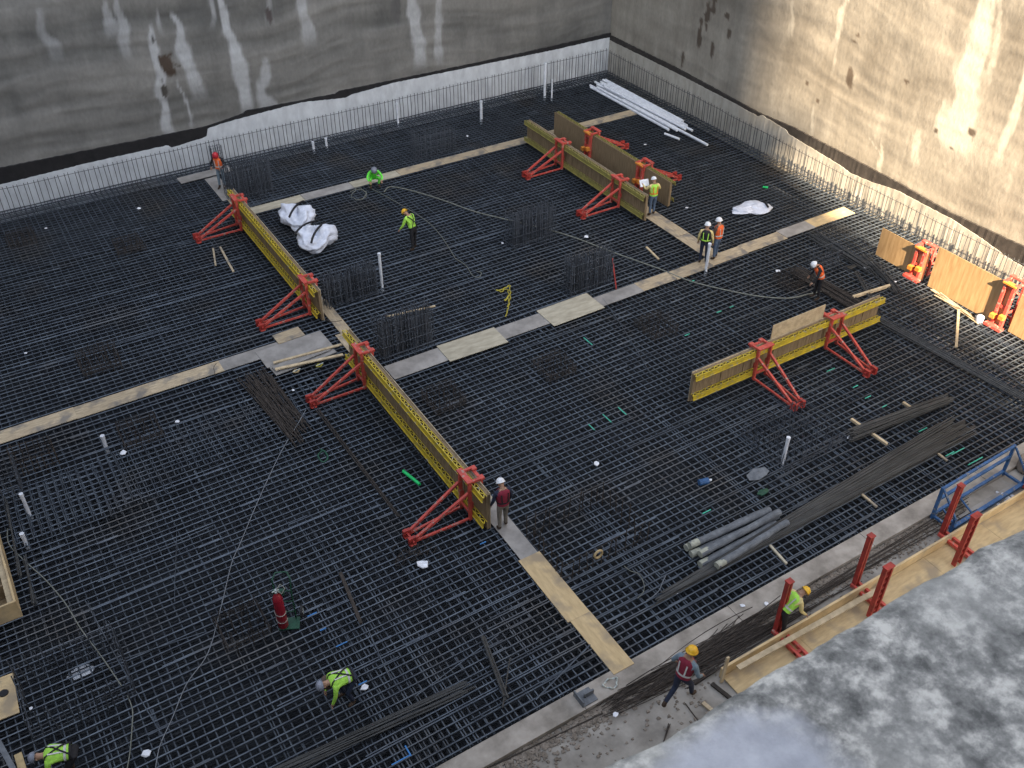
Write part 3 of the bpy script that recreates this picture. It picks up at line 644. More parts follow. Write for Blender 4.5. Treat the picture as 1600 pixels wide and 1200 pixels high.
bundle((1262, 372), (1282, 366), (1350, 425), (1366, 418), 22, 'dark bars lying in front of the sunlit mat corner', layers=3, spread=.8)
bundle((1232, 428), (1250, 418), (1352, 500), (1372, 488), 26, 'dark brown bars under the bent worker in orange', m='rust', layers=3, spread=.6)
bundle((1345, 402), (1352, 400), (1398, 462), (1408, 458), 12, 'curved dark bars beside the lowest orange form', layers=3, spread=.5, bend=.2)
bundle((1322, 420), (1328, 424), (1362, 404), (1364, 408), 6, 'short dark bars bent towards the lowest orange form', layers=2, spread=.3)
bundle((1334, 428), (1340, 426), (1358, 470), (1362, 468), 6, 'short dark bars running to the end of the right yellow form', layers=2, spread=.3)
bundle((495, 645), (501, 642), (622, 812), (627, 808), 4, 'pair of long brown bars left of the front yellow form', m='rust', layers=1, spread=.2)
bundle((752, 998), (757, 997), (788, 1095), (794, 1092), 10, 'slanted bundle of dark bars near the bottom centre', layers=3, spread=.25)
bundle((795, 1030), (797, 1030), (782, 1108), (786, 1108), 3, 'three thin bars leaning to the left beside the slanted bundle', layers=1, spread=.2)
bundle((836, 1095), (838, 1095), (920, 1010), (922, 1010), 2, 'two thin bars crossing towards the near plywood strip', layers=1, spread=.1, m='bar')
bundle((36, 880), (42, 870), (60, 945), (52, 948), 8, 'stack of dark bars beside the open timber box', layers=3, spread=.2)
bundle((8, 780), (14, 790), (36, 905), (30, 900), 8, 'dark bars at the left edge above the open timber box', layers=3, spread=.3)
bundle((985, 1068), (1005, 1090), (1175, 950), (1215, 975), 90, 'long tangle of rusty scrap bars lying on the slab by the kerb', m='rust', r=.010, layers=6, z0=-.06, spread=3.4, bend=.30)
bundle((1060, 1050), (1100, 1060), (1260, 900), (1330, 930), 16, 'loose thin rusty bars on the slab beside the long form', m='rust', r=.011, layers=3, z0=-.06, spread=1.6, bend=.15)
bundle((1250, 930), (1260, 945), (1500, 780), (1520, 800), 10, 'thin bars running along the slab between the kerb and the long form', m='rust', r=.012, layers=2, z0=-.05, spread=.6)
bundle((1030, 1175), (1033, 1176), (1050, 1130), (1042, 1126), 2, 'bent thin rusty bar lying on the slab near the foreground concrete', m='rust', r=.013, layers=1, z0=-.07, spread=.1)
bundle((1070, 1095), (1072, 1097), (1092, 1125), (1094, 1127), 2, 'thin dark bar behind the heels of the striding worker', m='rust', r=.014, layers=1, z0=-.07, spread=.1)
bundle((760, 1198), (764, 1202), (935, 1115), (940, 1120), 3, 'three thin rusty bars along the rubble band', m='rust', r=.011, layers=1, z0=-.06, spread=.6)

# pipes standing in the mat
def spipe(px, py, h, r, label, m='white', lean=(0, 0)):
    c = g(px, py, 0); mb = MB(); mb.tube([(0, 0, -.3), (lean[0], lean[1], h)], r, m, 12); mb.tube([(lean[0], lean[1], h - .08), (lean[0], lean[1], h + .012)], r * 1.18, m, 12)
    o = mb.build('standing_pipe', loc=c, smooth=False); tag(o, label, 'pipe', 'white pipes standing in the mat')
for a in ((851, 148, 1.75, .075, 'tallest white pipe standing near the back corner'), (862, 153, 1.0, .045, 'thin white pipe just right of the tallest one'), (1103, 422, 1.2, .06, 'white pipe in front of the two talking workers'),
          (597, 447, 1.45, .055, 'white pipe standing right of the dark column cage'), (1223, 722, 1.0, .055, 'grey white pipe standing left of the smaller rebar bundle'), (622, 192, 1.05, .055, 'white pipe near the back wall, left of its neighbour'),
          (752, 185, .92, .07, 'thick white pipe near the middle of the back wall'), (46, 803, .8, .05, 'white pipe at the left edge above its short neighbour'), (40, 848, .36, .055, 'very short white pipe at the left edge'),
          (165, 697, .42, .06, 'short white pipe below the left walkway'), (490, 232, .34, .06, 'short white pipe near the back wall, left one of a pair'), (510, 226, .34, .055, 'short white pipe near the back wall, right one of a pair')): spipe(*a)
# pile of white pipes
rg = random.Random(9)
pd = [(0, 0, 0), (.14, .25, 0), (.28, -.2, 0), (.52, .1, 0), (.66, .5, 0), (.80, .1, 0), (.94, .35, 0), (1.20, .5, 0), (1.34, .45, 0), (.21, -.5, 1), (.60, -.6, 1), (.74, -.3, 1), (1.08, -.1, 0), (.87, -.9, 1), (.35, -2.6, 1)]
for k, (dx, dy, l) in enumerate(pd):
    mb = MB(); mb.tube([(0, 3.35, 0), (rg.gauss(.10, .05), -3.35, 0)], .066, 'white', 10); 
    o = mb.build('white_pipe', loc=(31.25 + dx - (.1 if l else 0), 38.6 + dy, .085 + l * .115)); tag(o, 'long white plastic pipe lying in the pile by the back corner' if k < 14 else 'white plastic pipe slid out of the pile towards the viewer', 'pipe', 'pile of long white pipes')
c = g(1050, 213, .07); mb = MB(); mb.tube([(-.1, .45, 0), (.1, -.45, 0)], .06, 'white', 8); tag(mb.build('white_pipe', loc=c), 'short offcut of white pipe beside the pile', 'pipe')
# insulation tubes
def itube(a, b, z, label):
    p = g(*a, z); q = g(*b, z); c = (p + q) / 2; mb = MB(); rg = random.Random(a[0]); pts = [p.lerp(q, i / 10) - c + Vector((0, rg.gauss(0, .006), rg.gauss(0, .006))) for i in range(11)]
    mb.tube(pts, [.10 + rg.gauss(0, .004) for _ in pts], 'tube', 12); d = (p - q).normalized(); o = mb.build('insulation_tube', loc=c, smooth=False)
    e = MB(); e.tube([p - c - d * .28, p - c + d * .01], .104, 'tubend', 12); e.build('end_wrap', o)
    tag(o, label, 'tube', 'speckled grey insulation tubes')
for k, (a, b, z) in enumerate((((1072, 856), (1190, 800), .1), ((1078, 852), (1203, 797), .28), ((1080, 866), (1215, 806), .1), ((1094, 866), (1218, 800), .28), ((1094, 882), (1212, 818), .1), ((1112, 886), (1222, 826), .1), ((1120, 884), (1230, 816), .28))):
    itube(a, b, z, '%s speckled grey insulation tube, counted from the far side of the pile' % ordn[k])
# sacks
def sack(px, py, rx, ry, rz_, seed, label, straps, rot=0):
    c = g(px, py, 0); rg = np.random.default_rng(seed); n, m_ = 40, 26; vs = []; fs = []
    ph = rg.random(8) * 6.28
    for j in range(m_ + 1):
        v = math.pi * j / m_
        for i in range(n):
            u = 2 * math.pi * i / n; d = 1 + .10 * math.sin(3 * u + ph[0]) + .07 * math.sin(5 * u + ph[1] + 2 * v) + .05 * math.sin(7 * v + 2 * u + ph[2]) - .09 * abs(math.sin(2.5 * u + 4 * v + ph[3])) - .07 * abs(math.sin(4 * u - 5 * v + ph[4])) - .04 * abs(math.sin(9 * u + 7 * v + ph[6]))
            sv = abs(math.sin(v)) ** .7; x = rx * sv * math.cos(u) * d; y = ry * sv * math.sin(u) * d; z = rz_ * (1 + math.cos(v) * d) * .9
            vs.append((x, y, max(.03, z * (.8 + .2 * math.sin(2 * u + ph[5])))))
    for j in range(m_):
        for i in range(n): fs.append((j * n + i, (j + 1) * n + i, (j + 1) * n + (i + 1) % n, j * n + (i + 1) % n))
    mb = MB(); mb.add(vs, fs, 'tarp'); o = mb.build('white_sack', smooth=True, loc=(c.x, c.y, 0)); o.rotation_euler.z = rot; tag(o, label, 'sack', 'white bulk sacks')
    top = lambda x, y: rz_ * .9 * (1 + math.sqrt(max(0.0, 1 - (x / rx / 1.05) ** 2 - (y / ry / 1.05) ** 2))) * .93 + .03
    for s in straps:
        pts = []
        for i in range(11):
            x = s[0] + (s[2] - s[0]) * i / 10; y = s[1] + (s[3] - s[1]) * i / 10; pts.append((x, y, top(x, y)))
        sb = MB(); sb.tube(pts, .045, 'black', 6); sb.build('strap', o)
sack(468, 352, .82, .92, .56, 3, 'white bulk sack with one black strap, the farther of the touching pair', [(-.55, -.5, .45, .35)])
sack(495, 386, .90, .8, .58, 8, 'white bulk sack with two black straps, the nearer of the touching pair', [(-.8, .15, .3, .6), (-.45, -.7, .55, .15)])
sack(1174, 328, 1.0, .62, .12, 15, 'flattened white sack lying near the sunlit wall', [(.62, -.3, .72, .25)], rot=-.25)
# green pieces
for a, b, l in (((437, 385), (448, 397), 'bright green plastic bar beyond the rear yellow form'), ((630, 736), (656, 757), 'bright green plastic bar left of the front yellow form'), ((1192, 292), (1200, 293), 'tiny bright green scrap above the flattened sack')):
    p = g(*a, .06); q = g(*b, .06); c = (p + q) / 2; mb = MB(); mb.tube([p - c, q - c], .05, 'green', 8); mb.tube([p - c, p - c + (q - p) * .04], .056, 'green', 8); tag(mb.build('green_bar', loc=c), l, 'plastic bar')
# gas cylinder on its cart
c = g(444, 978, 0); t = empty('cylinder_cart', (c.x, c.y, 0), R(-25)); tag(t, 'dark green two wheeled cart carrying a red gas cylinder', 'hand cart')
mb = MB()
for sx in (-1, 1): mb.tube([(sx * .20 + .1, .18, .05), (sx * .20 + .1, .22, .95), (sx * .22 + .1, .30, 1.45), (sx * .14 + .1, .46, 1.52)], .02, 'dgreen', 8)
for z in (.3, .7, 1.1): mb.tube([(-.10, .20, z), (.30, .20, z)], .016, 'dgreen', 6)
mb.tube([(-.04, .46, 1.52), (.24, .46, 1.52)], .02, 'dgreen', 6); mb.box((-.12, -.15, .02), (.40, .22, .045), 'dgreen'); mb.box((-.1, .02, 1.15), (.16, .12, 1.3), 'dgreen'); mb.build('cart_frame', t)
for sx in (-.2, .42):
    mb = MB(); mb.tube([(sx, .3, .15), (sx + .06, .3, .15)], .15, 'rubber', 20); mb.tube([(sx - .01, .3, .15), (sx + .07, .3, .15)], .08, 'chrome', 14); mb.build('wheel', t)
mb = MB(); mb.tube([(.0, -.02, 1.42), (.1, .08, 1.5), (.22, .0, 1.44), (.14, -.1, 1.36), (.0, -.02, 1.42)], .02, 'hose', 6); mb.build('coiled_hose', t)
cy = MB(); cy.lathe([(.12, .0), (.13, .02), (.13, 1.02), (.115, 1.12), (.075, 1.19), (.04, 1.22), (.04, 1.28)], (c.x - .02, c.y - .02, .05), 'cyl', 20); cyl = cy.build('gas_cylinder', smooth=True)
tag(cyl, 'maroon red gas cylinder strapped upright on the green cart', 'gas cylinder')
v_ = MB(); v_.lathe([(.05, 0), (.05, .05), (.03, .06), (.03, .1)], (c.x - .02, c.y - .02, 1.34), 'chrome', 10); v_.tube([(c.x - .12, c.y - .02, 1.40), (c.x + .06, c.y - .02, 1.40)], .02, 'chrome', 8); v_.build('valve', cyl)
for z in (.35, .62):
    v_ = MB(); v_.tube([(c.x - .02 + .14 * math.cos(a), c.y - .02 + .14 * math.sin(a), z + .05 * math.sin(a * 1.0)) for a in np.linspace(2.6, 5.9, 9)], .008, 'chrome', 5); v_.build('chain', cyl)

# hoses, wires, ropes
def line(pts, r, m, label, name, cat, z=.045, smooth=6, wob=.0):
    P = [g(a[0], a[1], a[2] if len(a) > 2 else z) for a in pts]; out = []; rg = random.Random(len(pts)); L = len(P)
    for i in range(L - 1):
        p0 = P[max(i - 1, 0)]; p1 = P[i]; p2 = P[i + 1]; p3 = P[min(i + 2, L - 1)]
        for k in range(smooth):
            t = k / smooth; v = .5 * ((2 * p1) + (p2 - p0) * t + (2 * p0 - 5 * p1 + 4 * p2 - p3) * t * t + (3 * p1 - p0 - 3 * p2 + p3) * t ** 3); v = v + Vector((rg.gauss(0, wob), rg.gauss(0, wob), 0)); out.append(v)
    out.append(P[-1]); c = out[0].copy(); c.z = 0; mb = MB(); mb.tube([v - c for v in out], r, m, 6); return tag(mb.build(name, loc=c, smooth=True), label, cat)
line([(600, 300), (610, 292), (640, 297), (690, 312), (740, 330), (800, 345), (850, 357), (900, 372), (960, 395), (1030, 420), (1075, 438), (1120, 450), (1180, 462), (1230, 466), (1262, 460), (1290, 455), (1300, 466)], .028, 'hose', 'long pale hose curving across the mat to the bent worker in orange', 'air_hose', 'hose')
line([(575, 292), (600, 305), (640, 328), (670, 348), (690, 370), (708, 398), (712, 404), (728, 415), (738, 430), (748, 433), (752, 426), (744, 424)], .014, 'hose', 'thin cable running from the crouching worker past the worker in lime', 'cable', 'cable')
line([(478, 640, .3), (462, 668, .1), (436, 712), (400, 790), (375, 850), (362, 880), (345, 950), (325, 1020), (292, 1068), (270, 1120), (250, 1165), (243, 1200)], .011, 'wire', 'thin taut wire running from the front brace to the bottom edge', 'wire', 'wire')
line([(12, 826), (14, 850), (38, 876), (70, 905), (100, 940), (128, 985), (158, 1025), (190, 1072)], .016, 'hose', 'pale cord running from the open timber box to the big open cage', 'cord', 'cord')
line([(199, 1086), (207, 1110), (206, 1140), (203, 1175), (198, 1205)], .014, 'hose', 'pale cord running from the big open cage to the bottom edge', 'cord', 'cord')
line([(276, 832), (275, 870), (273, 910), (273, 940)], .009, 'bar', 'short thin dark wire lying upright in the picture left of centre', 'wire', 'wire')
line([(776, 455), (790, 450), (797, 447), (796, 462), (788, 470), (797, 462), (795, 478), (790, 495)], .024, 'rope', 'tangled yellow rope behind the smaller wide plywood sheet', 'yellow_rope', 'rope', wob=.02)
line([(775, 452), (783, 456), (792, 452), (795, 470), (793, 480)], .02, 'rope', 'second strand of yellow rope beside the tangled one', 'yellow_rope', 'rope', wob=.02)
line([(548, 300), (560, 293), (572, 300), (568, 310), (555, 311), (550, 303), (562, 296), (574, 303), (566, 312)], .016, 'hose', 'small coil of cord left of the crouching worker', 'coiled_cord', 'cord', wob=.03)
line([(1040, 900), (1035, 910), (1030, 922), (1020, 932), (1010, 938)], .012, 'wire', 'thin curved wire right of the big loose cage', 'wire', 'wire')
line([(975, 884), (985, 892), (998, 897), (1006, 912), (1005, 925), (996, 935)], .010, 'hose', 'thin pale cord curling out of the big loose cage', 'cord', 'cord')
line([(497, 492, .03), (510, 500), (520, 503), (534, 501)], .018, 'rust', 'short curved brown bar across the walkway crossing', 'bent_bar', 'bar')
line([(548, 515, .1), (556, 530, .3), (562, 548, .7)], .016, 'rust', 'thin brown bar leaning on the far end of the front yellow form', 'bent_bar', 'bar')
line([(338, 568), (334, 575), (337, 587)], .012, 'rust', 'small curved wire on the left walkway joint', 'wire', 'wire')
line([(500, 702), (508, 706), (512, 716), (504, 722), (497, 712), (503, 705)], .03, 'dgreen', 'small dark green and yellow coil left of the front yellow form', 'coiled_cord', 'cord')
c = g(935, 866, .55); mb = MB(); mb.tube([(c.x + .12 * math.cos(a), c.y, c.z + .13 * math.sin(a)) for a in np.linspace(0, 6.2, 16)], .035, 'tan', 8); tag(mb.build('tan_ring'), 'tan ring hung on the big loose cage', 'ring')
# scraps
def scrap(px, py, s, label, m='paper', seed=1):
    c = g(px, py, .04); s *= .8; rg = random.Random(px + py); n = 6; vs = [(s * math.cos(k * 1.047 + rg.uniform(-.3, .3)) * rg.uniform(.7, 1.1), s * math.sin(k * 1.047) * rg.uniform(.6, 1.1), rg.uniform(0, s * .3)) for k in range(n)]
    vs += [(x * .9, y * .9, z + s * .15) for x, y, z in vs]; mb = MB(); mb.add(vs, [tuple(range(n))[::-1], tuple(range(n, 2 * n))] + [(k, (k + 1) % n, n + (k + 1) % n, n + k) for k in range(n)], m)
    tag(mb.build('scrap', loc=c), label, 'scrap', 'pale scraps on the mat')
for a in ((193, 708, .16, 'square white scrap below the left walkway, next to the short white pipe'), (660, 883, .24, 'cream block shaped scrap under the front red brace'), (229, 1178, .17, 'square white scrap at the bottom edge'), (932, 725, .13, 'white scrap in the middle of the right half of the mat'),
          (1216, 424, .14, 'white scrap left of the bent worker in orange'), (72, 357, .1, 'small white scrap far left in front of the back wall'), (217, 326, .12, 'white scrap in front of the left back wall'), (458, 610, .08, 'tiny white scrap at the foot of the front brace'),
          (730, 213, .1, 'small white scrap between the rear white pipes'), (785, 380, .09, 'tiny white scrap left of the column cage by the olive form'), (916, 370, .16, 'white scrap below the near foot of the olive form'), (1073, 325, .12, 'white scrap right of the worker reading a drawing'),
          (570, 1075, .15, 'white cup beside the bent worker at the bottom'), (1053, 926, .15, 'white capped end of the large bundle'), (277, 659, .1, 'tiny grey scrap below the left walkway'), (1008, 226, .1, 'small grey scrap beyond the wall forms'), (40, 552, .08, 'tiny white scrap above the left walkway'),
          (48, 1107, .07, 'tiny white scrap by the plywood at the bottom left'), (1352, 418, .1, 'white scrap in the shade beside the lowest orange form'), (1398, 440, .1, 'white scrap at the edge of the sunlight'), (1327, 684, .13, 'crumpled white scrap at the left end of the smaller bundle'),
          (1160, 947, .09, 'pale scrap on the concrete kerb'), (1197, 943, .1, 'pale scrap by the bent worker behind the red post'), (962, 1117, .1, 'pale scrap beside the rusty scrap tangle')): scrap(*a)
c = g(1102, 752, .05); mb = MB(); mb.tube([(-.2, .05, 0), (.1, -.02, 0)], .10, 'blue', 10); mb.tube([(.1, -.02, 0), (.2, -.05, 0)], .04, 'white', 8); tag(mb.build('blue_bottle', loc=c), 'blue and white jug lying left of the insulation tubes', 'jug')
def flat(px, py, rx, ry, m, label, seed, z=.05, cat='sheet'):
    c = g(px, py, z); rg = random.Random(seed); n = 14; ring = [(rx * math.cos(k * 6.283 / n) * rg.uniform(.75, 1.1), ry * math.sin(k * 6.283 / n) * rg.uniform(.75, 1.1), rg.uniform(0, .03)) for k in range(n)]
    vs = ring + [(x, y, z_ + .03) for x, y, z_ in ring] + [(0, 0, .07)]; fs = [(k, (k + 1) % n, n + (k + 1) % n, n + k) for k in range(n)] + [(n + k, n + (k + 1) % n, 2 * n) for k in range(n)] + [tuple(range(n))[::-1]]
    mb = MB(); mb.add(vs, fs, m); tag(mb.build('crumpled_sheet', loc=c), label, cat)
flat(1182, 742, .42, .22, 'tube', 'crumpled grey sheet left of the grey white standing pipe', 5)
flat(127, 1052, .34, .22, 'white', 'grey white sheet showing between the bars by the big open cage', 6, z=-.3)
flat(1192, 770, .22, .12, 'dgreen', 'dark green rag above the insulation tubes', 9)
mb = MB(); rg = random.Random(4); c = g(640, 866, .04)
for k in range(26):
    a_ = rg.uniform(0, 6.28); ox, oy, rr_ = rg.gauss(0, .28), rg.gauss(0, .14), rg.uniform(.08, .22)
    mb.tube([(ox + rr_ * math.cos(a_ + t_), oy + rr_ * .6 * math.sin(a_ + t_ * 1.3), .03 + .06 * math.sin(t_ * 2 + k) ** 2) for t_ in np.linspace(0, rg.uniform(2, 5), 9)], .007, 'rust', 4)
tag(mb.build('tie_wire_tangle', loc=c), 'brown tangle of tie wire under the front red brace', 'tie wire')

# ------------------------------------------------------------------ open timber box and plywood at the left edge
t = empty('open_timber_box', (-3.6, 21.8, 0)); tag(t, 'open topped timber box form with cross boards at the left edge', 'timber box')
bx0, bx1, by0, by1, hz = -1.7, 1.38, -1.65, 3.6, .62
for a, b, m, n in (((bx1 - .05, by0, .03), (bx1, by1, hz), 'ply_new', 'side_board'), ((bx0, by0, .03), (bx1 - .052, by0 + .05, hz), 'ply_new', 'side_board'), ((bx0, by1 - .05, .03), (bx1 - .052, by1, hz), 'ply_new', 'side_board'), ((bx0, by0 + .052, .03), (bx0 + .05, by1 - .052, hz), 'ply_new', 'side_board'),
                   ((bx1 - .20, by0 + .06, .05), (bx1 - .054, by1 - .06, hz - .06), 'lumber', 'inner_rail')):
    mb = MB(); mb.box(a, b, m); mb.build(n, t)
for y in (-.85, -.1, .75, 1.6, 2.5): mb = MB(); mb.box((bx0 + .06, y, .1), (bx1 - .21, y + .05, hz - .08), 'timber'); mb.build('cross_board', t)
mb = MB(); mb.box((bx0 + .06, by0 + .06, .03), (bx1 - .22, by1 - .06, .06), 'timber'); mb.build('floor_board', t)
o = board(-5.1, -2.78, 17.25, 18.5, 'ply_new', 'pale plywood sheet with a dark round hole at the left edge', z=.05, rz=R(-3))
mb = MB(); mb.lathe([(.09, 0), (.11, .01), (.10, .03)], (0.9, .1, .018), 'black', 14); mb.build('hole_plug', o)
stick((28, 1178), (36, 1205), .16, .04, 'tan', 'tan timber offcut standing out at the bottom left corner', z=.1)
stick((-3, 1158), (22, 1204), .12, .12, 'tube', 'grey round edged beam at the bottom left corner', z=.2, cat='beam')

# ------------------------------------------------------------------ long horizontal form with red frames on the slab
t = empty('long_form', (18, 9, -.1)); tag(t, 'long plywood trough form on the slab with red steel frames standing along it', 'wall form')
mb = MB(); x = -6.05
while x < 9.4: mb.box((x, -2.6, .02), (min(x + 2.43, 9.4), .33, .045), 'ply_new'); x += 2.44
o = mb.build('deck_sheets', t)
mb = MB(); mb.box((-6.1, .34, .0), (9.4, .40, .36), 'ply_new'); mb.build('edge_board', t)
mb = MB(); mb.beam((-.15, -.75, .06), (.5, -2.1, .06), .05, .03, 'lumber'); mb.build('joint_batten', t)
mb = MB(); mb.beam((-6.16, .24, .02), (-6.05, .30, .85), .05, .09, 'lumber'); mb.build('stake', t)
stick((1153, 1044), (1372, 922), .14, .045, 'lumber', 'loose cream lumber length lying along the long trough form', z=.30)
for k, (xf, l) in enumerate(((14.0, ''), (16.85, ''), (20.35, ''), (24.1, ''))):
    x = xf - 18; b_ = MB()
    for dx in (-.10, .10): b_.box((x + dx - .04, -.45, .10), (x + dx + .04, .66, .20), 'red')
    b_.box((x - .14, -.2, .11), (x + .14, -.12, .19), 'darkred'); fr = b_.build('cross_channel', t)
    for yy, hgt in ((.62, 2.0), (-.30, 1.95)):
        if yy < 0 and k == 0: continue
        if yy < 0: x = xf - 18 - (.38 if k == 1 else .55)
        m_ = MB(); sx = .05 if yy > 0 else .11
        for dx in (-sx, sx): m_.box((x + dx - .03, yy - .06, .10), (x + dx + .03, yy + .06, hgt), 'darkred')
        for z in np.arange(.25, hgt, .22): m_.box((x - sx + .03, yy - .03, z), (x + sx - .03, yy + .03, z + .06), 'darkred')
        m_.box((x - sx - .04, yy - .08, hgt), (x + sx + .04, yy + .08, hgt + .04), 'darkred'); m_.build('post', t)
# blue rack
t = empty('blue_rack', (22.3, 9.95, -.05), R(1.5)); tag(t, 'blue steel bar rack standing on the slab behind the red posts', 'steel rack')
mb = MB()
for x in (-1.6, 1.7):
    for y in (-.32, .32): mb.box((x - .04, y - .04, 0), (x + .04, y + .04, 1.2 if y > 0 else .5), 'blue')
    mb.beam((x, -.32, .1), (x, .32, .1), .07, .07, 'blue'); mb.beam((x, -.32, .5), (x, .32, 1.2), .05, .05, 'blue')
    mb.build('end_frame', t); mb = MB()
for y, z, s in ((.32, 1.16, .07), (.32, .75, .08), (.32, .16, .08), (-.32, .12, .11)): m_ = MB(); m_.box((-1.56, y - s / 2, z - s / 2), (1.66, y + s / 2, z + s / 2), 'blue'); m_.build('rail', t)
for x in (-1.2, -.4): m_ = MB(); m_.beam((x, .3, .16), (x - .2, -.30, .10), .04, .04, 'blue'); m_.build('brace_bar', t)
m_ = MB(); m_.box((21.4, 8.95, -.095), (24.3, 9.9, -.06), 'ply_grey'); tag(m_.build('grey_sheet'), 'dark grey sheet with white crumbs on the slab beside the blue rack', 'sheet')
rg = random.Random(8)
for k in range(9): 
    m_ = MB(); x, y = 23.1 + rg.gauss(0, .28), 9.5 + rg.gauss(0, .16); s = rg.uniform(.04, .10); m_.add([(x - s, y - s * .6, -.05), (x + s, y - s * .8, -.05), (x + s * .8, y + s, -.05), (x - s * .7, y + s * .7, -.05), (x, y, -.01 + s * .2)], [(0, 1, 4), (1, 2, 4), (2, 3, 4), (3, 0, 4), (3, 2, 1, 0)], 'paper')
    tag(m_.build('scrap'), 'torn white paper scrap lying on the dark grey sheet by the blue rack', 'scrap', 'torn paper by the blue rack')
c = g(1570, 745, 0); m_ = MB(); m_.lathe([(.28, 0), (.3, .05), (.3, .4), (.27, .42), (.2, .38)], (c.x + .9, c.y - .1, -.05), 'rub', 14); tag(m_.build('open_bin'), 'dark open bin right of the blue rack', 'bin')
c = g(915, 1090, .03); m_ = MB()
m_.box((-.22, -.2, 0), (.22, .2, .03), 'tube'); m_.box((-.22, -.2, .035), (-.19, .2, .2), 'tube'); m_.box((-.05, -.02, .035), (.22, .02, .18), 'tube'); tag(m_.build('grey_bracket', loc=c), 'grey steel bracket lying on the kerb', 'bracket')
c = g(955, 1068, .05); m_ = MB(); m_.tube([(.18 * math.cos(a) * (1 + .3 * math.sin(3 * a)), .13 * math.sin(a), .03 * math.sin(5 * a)) for a in np.linspace(0, 12, 40)], .022, 'chrome', 6); tag(m_.build('metal_scrap', loc=c), 'small heap of pale metal scrap on the kerb', 'scrap metal')
for a, b, l in (((1112, 1068), (1150, 1098), 'short brown timber on the slab right of the striding worker'), ((1085, 1068), (1118, 1045), 'second short brown timber on the slab, nearer the rusty bars'), ((1098, 1098), (1122, 1118), 'worn plank on the slab beside the foreground concrete'), ((1235, 905), (1262, 935), 'brown timber lying across the slab by the bent worker')):
    stick(a, b, .10, .05, 'ply' if 'worn' in l else 'rust', l, z=-.06)

# ------------------------------------------------------------------ foreground concrete ledge just below the viewer
nx_, ny_ = 300, 130; X = np.linspace(-1.2, 4.2, nx_); Yv = np.linspace(-1.2, .74, ny_); XX, YY = np.meshgrid(X, Yv, indexing='ij')
nz_ = (fbm(XX * 14, YY * 14, 5, 61) - .5) * .018 + (fbm(XX * 1.4, YY * 1.4, 3, 62) - .5) * .03
ep = [g(x_, y_, 18.6) for x_, y_ in ((947, 1197), (1032, 1159), (1117, 1110), (1160, 1078), (1192, 1058), (1276, 1007), (1358, 959), (1431, 918), (1496, 875), (1600, 819))]
edge = np.interp(XX[:, -1], [p_.x for p_ in ep], [p_.y for p_ in ep]) + (fbm(XX[:, -1] * 9, XX[:, -1] * 0 + 3, 4, 63) - .5) * .022 + .006
YY = -1.2 + (YY + 1.2) * ((edge + 1.2) / 1.94)[:, None]
ZZ = 18.6 + nz_; dd = np.clip((YY - edge[:, None] + .05) / .05, 0, 1); ZZ = ZZ - .02 * dd ** 2.2
V = np.stack([XX, YY, ZZ], -1).reshape(-1, 3).tolist(); I = np.arange(nx_ * ny_).reshape(nx_, ny_)
F = np.stack([I[:-1, :-1], I[1:, :-1], I[1:, 1:], I[:-1, 1:]], -1).reshape(-1, 4).tolist()
k = len(V); V += [(float(XX[i, -1]), float(YY[i, -1]), 18.2) for i in range(nx_)]; F += [(int(I[i, -1]), int(I[i + 1, -1]), k + i + 1, k + i) for i in range(nx_ - 1)]
m = bpy.data.materials.new('mottled_ledge_concrete'); m.use_nodes = True; N = m.node_tree; b = N.nodes['Principled BSDF']; b.inputs['Roughness'].default_value = .9
tc = N.nodes.new('ShaderNodeTexCoord')
def nz(scale, det, rough, off=0):
    n = N.nodes.new('ShaderNodeTexNoise'); n.inputs['Scale'].default_value = scale; n.inputs['Detail'].default_value = det; n.inputs['Roughness'].default_value = rough
    mp = N.nodes.new('ShaderNodeMapping'); mp.inputs['Location'].default_value = (off, off, 0); N.links.new(tc.outputs['Object'], mp.inputs[0]); N.links.new(mp.outputs[0], n.inputs[0]); return n.outputs[0]
r1 = N.nodes.new('ShaderNodeValToRGB'); N.links.new(nz(15, 12, .70), r1.inputs[0]); e = r1.color_ramp.elements
e[0].position = .36; e[0].color = (.060, .059, .056, 1); e[1].position = .63; e[1].color = (.42, .40, .365, 1); q = r1.color_ramp.elements.new(.49); q.color = (.165, .160, .150, 1)
r2 = N.nodes.new('ShaderNodeValToRGB'); N.links.new(nz(2.2, 4, .55, 3.3), r2.inputs[0]); r2.color_ramp.elements[0].position = .48; r2.color_ramp.elements[1].position = .76
mx = N.nodes.new('ShaderNodeMix'); mx.data_type = 'RGBA'; N.links.new(r2.outputs[0], mx.inputs[0]); N.links.new(r1.outputs[0], mx.inputs[6]); mx.inputs[7].default_value = (.33, .32, .295, 1)
# smooth pale bluish patch at the near left, a stain with its own outline
sp = N.nodes.new('ShaderNodeSeparateXYZ'); N.links.new(tc.outputs['Object'], sp.inputs[0])
vd = N.nodes.new('ShaderNodeVectorMath'); vd.operation = 'DISTANCE'; mp = N.nodes.new('ShaderNodeMapping'); mp.inputs['Scale'].default_value = (1, 1.35, 0); N.links.new(tc.outputs['Object'], mp.inputs[0]); N.links.new(mp.outputs[0], vd.inputs[0]); vd.inputs[1].default_value = (.80, .50 * 1.35, 0)
ad = N.nodes.new('ShaderNodeMath'); ad.operation = 'MULTIPLY_ADD'; N.links.new(nz(7, 5, .6, 9), ad.inputs[0]); ad.inputs[1].default_value = .16; N.links.new(vd.outputs['Value'], ad.inputs[2])
r3 = N.nodes.new('ShaderNodeValToRGB'); N.links.new(ad.outputs[0], r3.inputs[0]); e = r3.color_ramp.elements; e[0].position = .27; e[0].color = (1, 1, 1, 1); e[1].position = .33; e[1].color = (0, 0, 0, 1)
